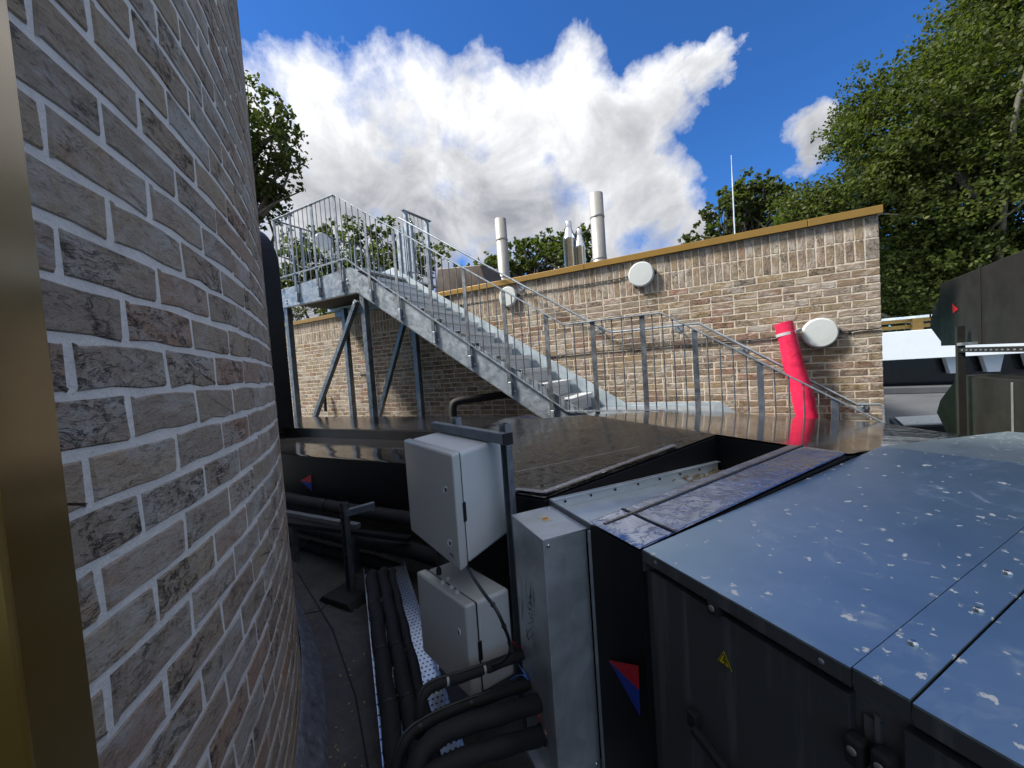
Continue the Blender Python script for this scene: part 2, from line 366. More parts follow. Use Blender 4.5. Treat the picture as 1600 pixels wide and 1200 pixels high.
t.set(color=t.mix(hole, (.50, .55, .62), (.01, .01, .01)), rough=.3, metal=t.math('SUBTRACT', .85, hole)); M['perf'] = t.m
t = NT('tread_plate')
sx = t.n.new('ShaderNodeSeparateXYZ'); t.l.new(t.obj, sx.inputs[0])
gx = t.math('ABSOLUTE', t.math('SUBTRACT', t.math('FRACT', t.math('MULTIPLY', t.math('ADD', sx.outputs[0], t.math('MULTIPLY', sx.outputs[2], .7)), 44.)), .5))
gy = t.math('ABSOLUTE', t.math('SUBTRACT', t.math('FRACT', t.math('MULTIPLY', sx.outputs[1], 40.)), .5))
hole = t.math('MULTIPLY', t.math('LESS_THAN', gx, .22), t.math('LESS_THAN', gy, .22))
t.set(color=t.mix(t.math('MULTIPLY', hole, .8), t.mix(t.noise(9, 5), (.44, .47, .49), (.54, .56, .58)), (.30, .32, .33)), rough=.5, metal=0.); M['tread'] = t.m
# roof membrane
t = NT('roof_membrane'); n = t.noise(3.2, 8, .75, .6); n2 = t.noise(13, 7, .75, .5); f = t.noise(190, 3, .7)
c = t.mix(t.ramp(n, [(.35, 0.), (.7, 1.)]), (.042, .040, .038), (.115, .108, .100))
c = t.mix(t.ramp(n2, [(.5, 0.), (.75, .6)]), c, (.12, .11, .095)); c = t.mix(t.math('MULTIPLY', f, .4), c, (.02, .02, .02))
t.set(color=c, rough=t.ramp(n2, [(.3, .55), (.7, .85)])); t.bump(t.math('ADD', n2, t.math('MULTIPLY', f, .4)), .004, .8); M['membrane'] = t.m
M['membrane_grey'] = simple('grey_membrane', (.06, .064, .07), .55, 0, .25, .002, 30, scale=1.2)
M['flash'] = simple('lead_flashing', (.22, .23, .26), .45, .3, .5, .002, 40, scale=26)
def bark(name, a, b):
    t = NT(name); n = t.noise(4, 6, .65, .8); t.set(color=t.mix(t.ramp(n, [(.35, 0.), (.65, 1.)]), a, b), rough=.9, spec=.2); t.bump(n, .02, .6); return t.m
M['bark_pale'] = bark('plane_bark', (.07, .066, .05), (.17, .16, .13)); M['bark'] = bark('oak_bark', (.05, .042, .035), (.11, .095, .08))
def leafmat(name, a, b, c):
    t = NT(name); g = t.n.new('ShaderNodeNewGeometry'); r = g.outputs['Random Per Island']
    big = t.noise(.55, 3, .5)
    col = t.ramp(r, [(0., a), (.5, b), (1., c)]); col = t.mix(t.ramp(big, [(.35, .45), (.65, 0.)]), col, tuple(x * .55 for x in a))
    tr = t.n.new('ShaderNodeBsdfTranslucent'); t.l.new(t.mix(.5, col, (.16, .24, .02)), tr.inputs[0])
    t.set(color=col, rough=.6, spec=.18)
    ms = t.n.new('ShaderNodeMixShader'); ms.inputs[0].default_value = .3; t.l.new(t.b.outputs[0], ms.inputs[1]); t.l.new(tr.outputs[0], ms.inputs[2])
    t.l.new(ms.outputs[0], t.n['Material Output'].inputs[0]); return t.m
M['leaf_plane'] = leafmat('plane_leaf', (.026, .038, .008), (.042, .058, .011), (.08, .092, .020))
M['leaf_oak'] = leafmat('oak_leaf', (.024, .035, .010), (.038, .052, .014), (.065, .076, .022))
M['leaf_mid'] = leafmat('mid_leaf', (.03, .045, .011), (.046, .064, .014), (.08, .095, .026))
M['grass'] = simple('far_grass', (.05, .075, .02), .9, 0, .3, scale=.4)
M['sedum'] = leafmat('sedum_leaf', (.07, .08, .03), (.12, .12, .05), (.16, .11, .05))
M['substrate'] = simple('roof_substrate', (.08, .07, .05), .95, 0, .3)
M['brownpanel'] = simple('brown_panel', (.075, .055, .04), .55, .2, .25, .002, 30, scale=7)
M['fascia_white'] = simple('white_fascia', (.60, .66, .72), .45, 0, .05, scale=2)
M['void'] = simple('dark_glazing', (.012, .014, .018), .15, 0, .1)

# ------------------------------------------------------------------ ground and roofs
o = struct(MB().box(-90, 90, -60, 120, -6.6, -6.2).build('ground', M['grass']))
o = struct(MB().box(-12, 22, -7, 5.004, FLOOR - .3, FLOOR).build('roof_floor', M['membrane']))
o = struct(MB().box(1.40, 22, 5.008, 26, FLOOR - .3, FLOOR + .004).build('roof_terrace', M['membrane_grey']))
o = struct(MB().box(-16, 1.36, 5.35, 24, .7, 1.10).build('upper_roof', M['substrate']))
# membrane lap seams on the floor by the tower
sm = []
for pl in ([(465, 895), (520, 985), (556, 1090), (575, 1200)], [(462, 962), (500, 955), (552, 905)]):
    pts = [onZ(x, y, FLOOR) for x, y in pl]
    for k in range(len(pts) - 1):
        a, b = pts[k], pts[k + 1]; d = (b - a); nrm = np.array([-d[1], d[0], 0]); nrm *= .004 / np.linalg.norm(nrm); z = np.array([0, 0, .002])
        sm.append([a - nrm + z, b - nrm + z, b + nrm + z, a + nrm + z])
m = MB()
for q in sm: m.prism(q, (0, 0, .001))
struct(m.build('membrane_seam', M['rubber']))
def litter(name, n, fn, mat, size):
    m = MB()
    for i in range(n):
        p = fn(); a = random.uniform(0, 2 * PI); s = size * random.uniform(.5, 1.5); t1 = np.array([math.cos(a), math.sin(a), random.uniform(-.3, .3)]); t2 = np.array([-math.sin(a), math.cos(a), random.uniform(-.3, .3)])
        m.add([p - t1 * s, p - t2 * s * .45, p + t1 * s * 1.1, p + t2 * s * .5], [(0, 1, 2, 3)])
    return m.build(name, mat)
M['litter'] = simple('dry_leaf', (.30, .22, .10), .8, 0, .5, scale=40)
def f1():
    p = onZ(random.uniform(466, 572), random.uniform(905, 1200), FLOOR + .006); return p
o = stuff(litter('fallen_leaves', 75, f1, M['litter'], .006)); tag(o, 'scattered dry leaf litter and grit on the dark roof membrane beside the tower', 'leaf litter')

# ------------------------------------------------------------------ bricks
TPL = {}
def brick_tpl(Lx, H, seed, proud=.0016, depth=.03, jit=.0040, r=.0025):
    key = (round(Lx, 3), round(H, 3), seed, proud)
    if key in TPL: return TPL[key]
    rr = random.Random(hash(key) & 0xffff)
    a, b = Lx / 2, H / 2; J = lambda: rr.uniform(-jit, jit)
    pts = [(-a + r, -b), (-a * .3, -b), (a * .35, -b), (a - r, -b), (a, -b + r), (a, b - r), (a - r, b), (a * .3, b), (-a * .35, b), (-a + r, b), (-a, b - r), (-a, -b + r)]
    pts = [(x + J() * .8, z + J()) for x, z in pts]
    n = len(pts); ins = .0035
    fr = [(x - math.copysign(ins, x) * (abs(x) > a * .8), -proud, z - math.copysign(ins, z) * (abs(z) > b * .8)) for x, z in pts]
    mid = [(x, -proud + .004, z) for x, z in pts]; bk = [(x, depth, z) for x, z in pts]
    v = fr + mid + bk
    f = [tuple(range(n))] + [(i + n, (i + 1) % n + n, (i + 1) % n, i) for i in range(n)] + [(i + 2 * n, (i + 1) % n + 2 * n, (i + 1) % n + n, i + n) for i in range(n)]
    TPL[key] = (v, f); return TPL[key]
MESH = {}
def lay_bricks(parent, items, mat_of, limit=300):
    """items: (centre xyz, rotz, length, height, seed, matname)"""
    off = OFF[parent.name]; scored = []
    for it in items:
        c, rz, Lx, H, seed, mn = it[:6]
        dx = np.array([math.cos(rz), math.sin(rz), 0])
        P = [proj(np.array(c) + dx * (sx * Lx / 2) + np.array([0, 0, sz * H / 2])) for sx, sz in ((-1, -1), (1, -1), (1, 1), (-1, 1))]
        area = 0
        if all(P):
            cx = sum(p[0] for p in P) / 4; cy = sum(p[1] for p in P) / 4
            if -40 < cx < 1640 and -30 < cy < 1230: area = abs(sum(P[i][0] * P[(i + 1) % 4][1] - P[(i + 1) % 4][0] * P[i][1] for i in range(4))) / 2
            if len(it) > 6 and it[6]: area = 0
        scored.append(area)
    order = sorted(range(len(items)), key=lambda i: -scored[i])
    groups = {}
    for k, i in enumerate(order):
        c, rz, Lx, H, seed, mn = items[i][:6]
        v, f = brick_tpl(Lx, H, seed)
        if k < limit:
            key = (round(Lx, 3), round(H, 3), seed, mn)
            if key not in MESH:
                me = bpy.data.meshes.new('brick'); me.from_pydata(v, [], f); me.materials.append(M[mn]); MESH[key] = me
            o = bpy.data.objects.new('brick', MESH[key]); COL.objects.link(o); o.parent = parent
            o.location = (c[0] - off[0], c[1] - off[1], c[2] - off[2]); o.rotation_euler = (0, random.uniform(-.004, .004), rz)
        else:
            m = groups.setdefault(mn, MB()); ca, sa = math.cos(rz), math.sin(rz)
            m.add([(c[0] + x * ca - y * sa, c[1] + x * sa + y * ca, c[2] + z) for x, y, z in v], f)
    for mn, m in groups.items(): stuff(m.build('brickwork', M[mn], parent))

# curved tower
TC = np.array([-3.946, -2.729]); TR = 4.324
def tw(ang, r, z): a = math.radians(ang); return np.array([TC[0] + r * math.cos(a), TC[1] + r * math.sin(a), z])
tower = thing('brick_tower', 'curved grey brown brick tower with pale mortar filling the left side', 'tower', (TC[0], TC[1], FLOOR))
m = MB(); n = 90; z0, z1 = FLOOR, 3.3
ring = [tw(i * 360 / n, TR, z0) for i in range(n)]
fine = [30 + i * .5 for i in range(90)]; angs = fine + [75 + i * 5 for i in range(63)]
vs = [tw(a, TR - .0008, z) for z in (z0, z1) for a in angs]; k = len(angs)
m.add(vs, [(i, (i + 1) % k, (i + 1) % k + k, i + k) for i in range(k)] + [tuple(range(k, 2 * k))], True)
m.s[-1] = False
m.build('mortar_core', M['tower_mortar'], tower)
items = []; pitch = 2.66
for row in range(-19, 44):
    zc = .0035 + row * .075 + .0375
    if zc - .035 < FLOOR + .0: continue
    a0 = 42.06 if row % 2 == 0 else 43.39
    j = random.uniform(-.12, .12); a = a0 - 5 * pitch + j
    while a < 74:
        st = pitch * random.choice([1, 1, 1, 1, 1, .985, 1.02]); 
        Lx = math.radians(st) * TR - .0112
        am = a + st / 2
        items.append((tw(am, TR, zc), math.radians(am + 90), round(Lx / .004) * .004, .0645, random.randint(0, 3), 'tower_brick', am < 40.5 or am > 62))
        a += st
lay_bricks(tower, items, None)
# skirt flashing at the tower foot
m = MB(); pr = [(TR + .085, FLOOR), (TR + .07, FLOOR + .05), (TR + .03, FLOOR + .10), (TR + .012, FLOOR + .17), (TR + .004, FLOOR + .175)]
aa = [38 + i * 1.2 for i in range(34)]; vs = [tw(a, r + .004 * math.sin(a * 5), z) for r, z in pr for a in aa]; k = len(aa)
m.add(vs, [(q * k + i, (q + 1) * k + i, (q + 1) * k + i + 1, q * k + i + 1) for q in range(len(pr) - 1) for i in range(k - 1)], True)
m.build('base_flashing', M['flash'], tower, fix=True)

# bronze corner trim right next to the camera
tr = thing('door_frame_trim', 'bronze brown glossy metal frame edge running up the far left beside the tower', 'metal frame', (-.5, .12, FLOOR))
def az(deg, r, z): a = math.radians(deg); return np.array([r * math.cos(a), r * math.sin(a), z])
p1, p2, p3, p4 = az(168.56, .47, 0), az(168.9, .55, 0), az(176, .62, 0), az(172.42, .372, 0)
p5 = az(186, .36, 0)
poly = [p1, p2, az(180, .66, 0), az(190, .5, 0), p5, p4]
m = MB().prism([p + np.array([0, 0, FLOOR]) for p in poly], (0, 0, 3.6)); m.build('frame_profile', M['bronze'], tr, bevel=.0025)

# ------------------------------------------------------------------ back brick wall
WY = 5.0; WX1 = 1.385; WX0 = -8.4; WT = 1.2146
wall = thing('brick_wall', 'long brown multi brick wall with two soldier courses and bronze coping behind the stairs', 'wall', (-3, WY + .15, FLOOR))
MB().box(WX0, WX1 - .002, WY + .001, WY + .33, FLOOR, WT).build('mortar_core', M['wall_mortar'], wall)
items = []
for k in range(2):
    zt = WT - .208 * k; zc = zt - .104; x = WX1
    items.append(((x - .051, WY, zc), 0, .1, .198, k, 'soldier_brick')); x -= .112
    while x > WX0 + .08:
        w = .0655; items.append(((x - w / 2, WY, zc), 0, w, .198, random.randint(0, 3), 'soldier_brick')); x -= w + .0105
zt = WT - .416; row = 0
while zt - .0745 > FLOOR:
    zc = zt - .0745 / 2 - .002; x = WX1 + (0 if row % 2 else 0)
    first = True
    while x > WX0 + .22:
        if first and row % 2 == 0: w = .102
        elif x < -.42 and x > -.56 and True and not first and random.random() < 2 and (x + .0) < -.42 and getattr(random, '_z', None) != row:
            w = .102 if row % 2 == 0 else .066; random._z = row
        else: w = .214 if random.random() > .02 else .102
        items.append(((x - w / 2, WY, zc), 0, w, .0635, random.randint(0, 4), 'wall_brick', not (x > -7))); x -= w + .0105; first = False
    zt -= .0745; row += 1
# the return face of the corner
for r_ in range(29):
    zc = WT - .416 - .0745 * r_ - .039
    items.append(((WX1, WY + .105 if r_ % 2 else WY + .16, zc), PI / 2, .2 if r_ % 2 else .3, .0635, 5, 'wall_brick', True))
lay_bricks(wall, items, None)
for a, b in [(-8.45, -6.45), (-6.44, -3.96), (-3.95, -1.515), (-1.51, .835), (.84, 1.41)]:
    MB().prism([(a, WY - .04, WT + .003), (b, WY - .04, WT + .003), (b, WY - .04, WT + .078), (a, WY - .04, WT + .078)], (0, .41, .012)).build('coping', M['coping'], wall, bevel=.003)
# cables on the wall
def wcable(pts, r, label):
    P = [onY(x, y, WY - .012) for x, y in pts]; Q = []
    for i in range(len(P) - 1):
        for k in range(4):
            q = P[i] + (P[i + 1] - P[i]) * (k / 4); q = q + np.array([0, 0, -.008 * math.sin(PI * k / 4)]); Q.append(q)
    Q.append(P[-1]); t = thing('wall_cable', label, 'cable', P[0]); MB().tube(Q, r, 6).build('sheath', M['cable'], t)
    m = MB()
    for q in Q[2::8]: m.box(q[0] - .004, q[0] + .004, WY - .020, WY, q[2] - .009, q[2] + .009)
    m.build('cable_clip', M['cable'], t)
wcable([(700, 478), (740, 472), (778, 466)], .006, 'thin black cable clipped to the brick wall left of the leftmost round lamp')
wcable([(808, 462), (850, 454), (900, 446), (940, 440), (981, 432)], .007, 'black cable clipped along the soldier course between the two upper round lamps')
wcable([(562, 585), (650, 575), (760, 566), (846, 558), (930, 549), (1050, 540), (1130, 534), (1214, 527)], .007, 'black cable running level across the lower brick wall behind the railings')
wcable([(1309, 519), (1345, 515), (1377, 512)], .007, 'short black cable between the lowest round lamp and the wall corner')
# round bulkhead lamps
def lamp(c, nrm, label, r=.152):
    t = thing('bulkhead_lamp', label, 'wall lamp', c, 'round white bulkhead lamps')
    n_ = np.array(nrm, float)
    MB().lathe(c, n_, [(r * .93, 0), (r, .012), (r, .045), (r * .97, .055)], 48, False).build('rim', M['white'], t)
    MB().lathe(np.array(c) + n_ * .052, n_, [(r * .955, 0), (r * .94, .008), (r * .90, .012), (r * .5, .0135)], 48, False).build('diffuser', M['glass_white'], t)
    m = MB()
    a = np.array([1, 0, 0]) if abs(n_[1]) > .5 else np.array([0, 1, 0])
    m.bar(np.array(c) + a * r * .98 + n_ * .02, np.array(c) + a * (r + .022) + n_ * .02, .03, .03); m.build('cable_gland', M['cable'], t)
p = onY(1001, 428, WY - .07); lamp((p[0], WY, p[2]), (0, -1, 0), 'round white lamp on the soldier course near the middle of the brick wall')
p = onY(792, 463, WY - .07); lamp((p[0], WY, p[2]), (0, -1, 0), 'round white lamp seen through the stair railing below the left steel flue', .145)
p = onY(1282, 520, WY - .07); lamp((p[0], WY, p[2]), (0, -1, 0), 'round white lamp lowest and nearest the wall corner beside the red roll')

# ------------------------------------------------------------------ staircase
SY = 4.0; FY = 4.86; DECK = 1.62; RT = 2.775
st = thing('steel_staircase', 'galvanised steel stair with high landing, railings and braced legs in front of the brick wall', 'staircase', (-3, 4.4, FLOOR))
# stringers
def stringer(y, th, up=0.):
    # landing + flight one
    poly = [(-6.56, 1.30), (-4.69, 1.28), (-1.81, -.59), (-1.70, -.86), (-.30, -.86), (-.30, -.60), (-1.30, -.585), (-4.79, 1.665), (-6.54, 1.60)]
    poly = [(-6.56, 1.30), (-4.69, 1.28), (-1.52, -.80), (-.45, -.80), (.40, -1.36), (.86, -1.36), (-.36, -.57), (-1.27, -.57), (-4.79, 1.665), (-6.54, 1.60)]
    MB().prism([(x, y, z) for x, z in [(x + (.26 if up and i == 7 else 0), z + (up if i == 8 else 0)) for i, (x, z) in enumerate(poly)]], (0, th, 0)).build('stringer', M['galv'] if up == 0 else M['galv_mid'], st, bevel=.002, seg=1)
    # flanges
    e = [(-6.56, 1.30), (-4.69, 1.28), (-1.52, -.80)]
    for i in range(2): 
        MB().bar((e[i][0], y + (.03 if th > 0 else -.03), e[i][1] + .003), (e[i + 1][0], y + (.03 if th > 0 else -.03), e[i + 1][1] + .003), .06, .008).build('flange', M['galv'], st)
    e = [(-6.54, 1.60), (-4.79, 1.665), (-1.27, -.57), (-.36, -.57)] if up == 0 else []
    for i in range(len(e) - 1):
        MB().bar((e[i][0], y + (.03 if th > 0 else -.03), e[i][1] + .003), (e[i + 1][0], y + (.03 if th > 0 else -.03), e[i + 1][1] + .003), .06, .008).build('flange', M['galv'], st)
stringer(SY, .008); stringer(FY + .02, -.008, .17)
# landing deck and treads
MB().box(-6.55, -4.54, SY + .01, 5.75, DECK - .03, DECK).build('landing_deck', M['tread'], st)
MB().box(-6.55, -4.80, 5.75, 5.76, DECK - .2, DECK).build('landing_edge', M['galv'], st)
def tread(x, z, dep=.29):
    m = MB(); m.box(x, x + dep, SY + .012, FY - .012, z - .004, z)
    m.box(x + dep - .004, x + dep, SY + .012, FY - .012, z - .05, z - .004); m.box(x + dep - .026, x + dep - .022, SY + .012, FY - .012, z - .178, z - .004)
    m.build('tread', M['tread'], st)
for k in range(1, 13):
    z = DECK - k * .1825; x = -4.54 + (k - 1) * .278
    if z > -.56: tread(x, z)
MB().box(-1.40, -.08, SY + .012, FY - .012, -.585, -.58).build('landing_deck', M['galv'], st)
MB().prism([(-1.25, FY + .032, -.72), (.20, FY + .032, -.72), (-.02, FY + .032, -.545), (-1.25, FY + .032, -.54)], (0, .012, 0)).build('kick_plate', M['galv_mid'], st)
for k in range(1, 5): tread(-.45 + (k - 1) * .278, -.58 - k * .17)
# railings: near side
PY = SY - .028
def railz(x):
    if x < -4.97: return RT
    if x < -1.475: return RT - (x + 4.97) * (RT - .43) / (4.97 - 1.475)
    if x < -.485: return .428
    return .428 - (x + .485) * (.428 + .645) / (1.115 + .485)
def lowz(x):
    if x < -4.83: return 1.80
    if x < -1.50: return 1.80 - (x + 4.83) * (1.80 + .515) / (4.83 - 1.50)
    if x < -.40: return -.515
    return -.515 - (x + .40) * .672
xs = [-6.54, -4.97, -1.475, -.485, 1.115]
for a, b in zip(xs[:-1], xs[1:]):
    MB().bar((a, PY, railz(a + 1e-6)), (b, PY, railz(b - 1e-6)), .042, .014).build('handrail', M['galv'], st, bevel=.003, seg=1)
xl = [-6.54, -4.83, -1.50, -.40, .85]
for a, b in zip(xl[:-1], xl[1:]):
    MB().bar((a, PY, lowz(a + 1e-6)), (b, PY, lowz(b - 1e-6)), .034, .012).build('bottom_rail', M['galv'], st)
posts = [-6.52, -6.08, -5.52, -4.975, -4.37, -3.85, -3.28, -2.74, -2.2, -1.68, -1.16, -.66, -.2, .3, .8]
def strb(x): return 1.30 if x < -4.69 else 1.28 - (x + 4.69) * .656
for x in posts:
    zb = strb(x) + .04 if x < -1.5 else (-.70 if x < -.4 else railz(x) - 1.3)
    if x == -6.52: zb = DECK
    MB().box(x - .024, x + .024, PY - .007, PY + .007, zb, railz(x) - .006).build('post', M['galv_dark'], st)
    if -6.2 < x < -1.5:
        b = MB().box(x - .012, x + .03, SY - .045, SY - .003, zb - .005, zb + .15).build('post_bracket', M['galv'], st, bevel=.004, seg=1)
        MB().lathe((x + .055, SY - .002, zb + .04), (0, -1, 0), [(.011, 0), (.011, .009)], 6, False).build('bolt', M['galv_pale'], b)
for i in range(len(posts) - 1):
    a, b = posts[i], posts[i + 1]; nb = 4 if i else 3
    for k in range(1, nb + 1):
        x = a + (b - a) * k / (nb + 1)
        zl = max(lowz(x), -1.0) if x < .85 else -1.0
        MB().tube([(x, PY, zl), (x, PY, railz(x) - .005)], .0065, 6, False).build('baluster', M['galv_dark'], st)
# end and far rails of the high landing
EX = -6.53
for (a, b) in [((EX, SY, RT), (EX, 5.78, RT)), ((EX, SY, 1.8), (EX, 5.78, 1.8)), ((EX, 5.78, RT), (EX, 7.1, 1.95)), ((EX, 5.78, 1.85), (EX, 7.0, 1.1))]:
    MB().bar(a, b, .040, .014).build('handrail', M['galv_dark'], st)
for y in (4.45, 5.05, 5.62, 6.3, 6.9):
    zt = RT if y < 5.78 else RT - (y - 5.78) * .625
    MB().box(EX - .007, EX + .007, y - .024, y + .024, zt - 1.12, zt).build('post', M['galv'], st)
for k in range(23):
    y = 4.1 + k * .118
    if min(abs(y - q) for q in (4.45, 5.05, 5.62, 6.3, 6.9)) < .04: continue
    zt = RT if y < 5.78 else RT - (y - 5.78) * .625
    MB().tube([(EX, y, zt - .96), (EX, y, zt)], .0065, 6, False).build('baluster', M['galv'], st)
# gate-like pair of rails where the bridge leaves the landing
for (a, b) in [((-4.58, 4.98, RT), (-4.55, 5.66, RT)), ((-5.20, 5.55, RT), (-4.86, 5.55, RT)), ((-4.58, 4.98, 1.75), (-4.55, 5.66, 1.75))]:
    MB().bar(a, b, .06, .014).build('handrail', M['galv_dark'], st)
for x, y in [(-4.57, 5.04), (-4.56, 5.56), (-5.12, 5.55), (-4.92, 5.55), (-4.62, 4.9)]:
    MB().box(x - .03, x + .03, y - .03, y + .03, DECK - .1, RT - (.008 if x != -4.62 else .35)).build('post', M['galv'], st)
for k in range(4): MB().tube([(-4.565, 5.14 + k * .1, 1.75), (-4.565, 5.14 + k * .1, RT)], .0065, 6, False).build('baluster', M['galv'], st)
for k in range(3): MB().tube([(-5.07 + k * .06, 5.55, 1.7), (-5.07 + k * .06, 5.55, RT)], .0065, 6, False).build('baluster', M['galv'], st)
# wall side handrail with brackets
fr = [onY(640, 350, 4.86), onY(925, 505, 4.9), onY(960, 520, 4.92)]
MB().tube([(-4.55, 4.86, 2.60)] + fr[1:2] + [np.array([-1.2, 4.92, .36])], .014, 8).build('wall_handrail', M['galv'], st)
hr = [np.array([-1.2, 4.92, .36]), np.array([-.20, 4.92, .36]), np.array([1.16, 4.92, -.60]), np.array([1.33, 4.92, -.60]), np.array([1.36, 4.92, -.63]), np.array([1.36, 4.92, -.80])]
MB().tube(hr, .014, 8).build('wall_handrail', M['galv'], st)
for x, z in [(-2.46, 1.13), (-1.35, .42), (-.42, .33), (.23, .02), (1.22, -.63)]:
    m = MB(); m.lathe((x, WY - .001, z), (0, -1, 0), [(.045, 0), (.045, .008)], 16); m.tube([(x, WY, z), (x, 4.93, z), (x, 4.92, z + .02)], .008, 6); m.build('rail_bracket', M['galv'], st)
# legs and braces
LEG = [(-6.5, SY + .06, 1.3), (-4.62, SY + .06, 1.27), (-5.97, 4.78, 1.3), (-4.33, 4.78, 1.08)]
for x, y, zt in LEG:
    MB().box(x - .045, x + .045, y - .045, y + .045, FLOOR, zt).build('leg', M['galv_dark'], st, bevel=.006, seg=1)
for a, b in [((-4.70, SY + .0, 1.16), (-6.2, SY + .0, -.95)), ((-4.42, 4.72, 1.0), (-5.4, 4.72, -1.0))]:
    br = MB().bar(a, b, .07, .07, (0, 1, 0)).build('brace', M['galv_dark'], st, bevel=.004, seg=1)
    MB().lathe(np.array(a) + np.array([-.02, -.035, -.03]), (0, -1, 0), [(.02, 0), (.02, .014)], 6, False).build('bolt', M['galv_pale'], br)
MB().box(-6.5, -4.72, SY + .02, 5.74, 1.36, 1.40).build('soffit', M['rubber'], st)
MB().box(-6.55, -4.75, 5.76, 5.80, 1.28, 1.66).build('deck_beam', M['galv_dark'], st)
MB().box(-6.40, -4.70, 4.9, 4.94, 1.20, 1.36).build('deck_beam', M['galv_dark'], st)
for x, z in [(-6.42, 1.42), (-6.42, 1.37), (-4.87, 1.50), (-4.87, 1.44)]:
    MB().lathe((x, SY - .001, z), (0, -1, 0), [(.016, 0), (.016, .006), (.010, .007), (.010, .016)], 8, False).build('bolt', M['galv_pale'], st)
c = onX(503, 378, EX + .06); lamp(c, (1, -.0, 0), 'round white lamp fixed high behind the landing railing at the top of the stairs', .16)

# ------------------------------------------------------------------ flues, mast, roof hatch on the upper roof
def flue(px, pt, pb, w, Y, label, bright=False, taper=None):
    b = onY(px[1], pb, Y); tp = onY(px[0], pt, Y); zc = (RM.T @ b)[2]; r = w / 600 * zc / 2
    x = b[0]; base = 1.10; t = thing('flue', label, 'chimney flue', (x, Y, base), 'steel flues on the upper roof')
    mt = M['steel_bright'] if bright else M['steel_dull']
    if taper:
        h = tp[2] - base
        MB().lathe((x, Y, base), (0, 0, 1), [(r, 0), (r, h - .38), (r * 1.05, h - .375), (r * 1.05, h - .345)], 28).build('flue_pipe', mt, t)
        MB().lathe((x, Y, base + h - .345), (0, 0, 1), [(r * 1.0, 0), (r * .5, .21)], 28).build('cone', mt, t)
        MB().lathe((x, Y, base + h - .135), (0, 0, 1), [(r * .5, 0), (r * .5, .115), (r * .42, .135)], 20).build('spigot', mt, t)
    else:
        h = tp[2] - base; m = MB(); m.lathe((x, Y, base), (0, 0, 1), [(r * 1.0, 0), (r * .99, h * .45), (r * .96, h * .452), (r * .96, h), (r * .86, h), (r * .86, h - .25)], 28)
        m.build('flue_pipe', mt, t)
        for hh in (.40, .78):
            MB().lathe((x, Y, base + h * hh), (0, 0, 1), [(r * 1.0, 0), (r * 1.025, .008), (r * 1.025, .03), (r * 1.0, .038)], 28).build('joint_band', mt, t)
flue((784, 788), 342, 432, 18.5, 7.4, 'dull grey steel flue standing alone behind the left part of the coping')
flue((935, 937), 302, 404, 22, 7.4, 'tallest dull grey steel flue right of the shiny pair behind the coping')
flue((889, 892), 346, 414, 19, 7.6, 'larger shiny flue with tapered top left in the bright pair', True, True)
flue((905, 908), 358, 411, 16, 7.6, 'smaller shiny flue with tapered top right in the bright pair', True, True)
a = onY(1148, 362, 8.5); tp = onY(1141, 243, 8.5)
t = thing('lightning_rod', 'thin pale rod rising into the blue sky above the coping', 'rod', (a[0], 8.5, 1.1))
MB().tube([(a[0], 8.5, 1.1), (a[0], 8.5, tp[2] - .6), (a[0], 8.5, tp[2])], [.016, .012, .005], 6).build('mast', M['galv_pale'], t)
P = [onY(x, y, 6.0) for x, y in [(672, 470), (766, 445), (750, 414), (684, 420), (664, 440)]]
t = thing('roof_cowl', 'dark brown sheet metal cowl standing on the roof behind the top of the stairs', 'roof cowl', P[0])
MB().prism([np.array([p[0], 6.0, max(p[2], 1.1)]) for p in [(P[0][0], 0, 1.1), (P[1][0] + .06, 0, 1.1), P[2], P[3]]], (0, .7, 0)).build('cowl_body', M['brownpanel'], t, bevel=.01)
MB().box(P[0][0] - .05, P[1][0] + .12, 5.97, 6.75, 1.10, 1.13).build('cowl_base', M['brownpanel'], t)
def f2(): return np.array([random.uniform(-12, 1.3), random.uniform(5.4, 9), 1.12 + random.random() * .09])
o = stuff(litter('sedum', 9000, f2, M['sedum'], .03)); tag(o, 'low green sedum planting on the upper roof behind the coping', 'roof planting')

# ------------------------------------------------------------------ red roll
a = onY(1224, 505, 4.90); b = onY(1263, 660, 4.82); b = a + (b - a) * 1.55
t = thing('rolled_sheet', 'bright red rolled plastic sheet leaning on the brick wall, taped near the top', 'rolled sheet', b)
path = [a + (b - a) * k / 14 + np.array([.006 * math.sin(k * 1.3), -.004 * k, 0]) for k in range(15)]
m = MB(); rs = [.082 + .0016 * k + .003 * math.sin(k * 2.1) for k in range(15)]; m.tube(path, rs, 22, False)
d_ = (a - b) / np.linalg.norm(a - b); m.tube([path[0], path[0] - d_ * .25], [.082, .072], 22, False); m.tube([path[0] + d_ * .0, path[0] - d_ * .12], [.045, .04], 16, True)
m.build('sheet_roll', M['redtarp'], t)
k = path[0] - d_ * .105
MB().tube([k, k - d_ * .03], .091, 22, True).build('tape_band', M['tape'], t)
MB().bar(k + np.array([.07, -.06, .0]), k + np.array([.125, -.03, .02]), .02, .03).build('tape_tail', M['tape'], t)

# ------------------------------------------------------------------ duct system in the u-v frame
def F(u, v, z): return UV(u, v, z)
def V3(p): return np.array(p, float)
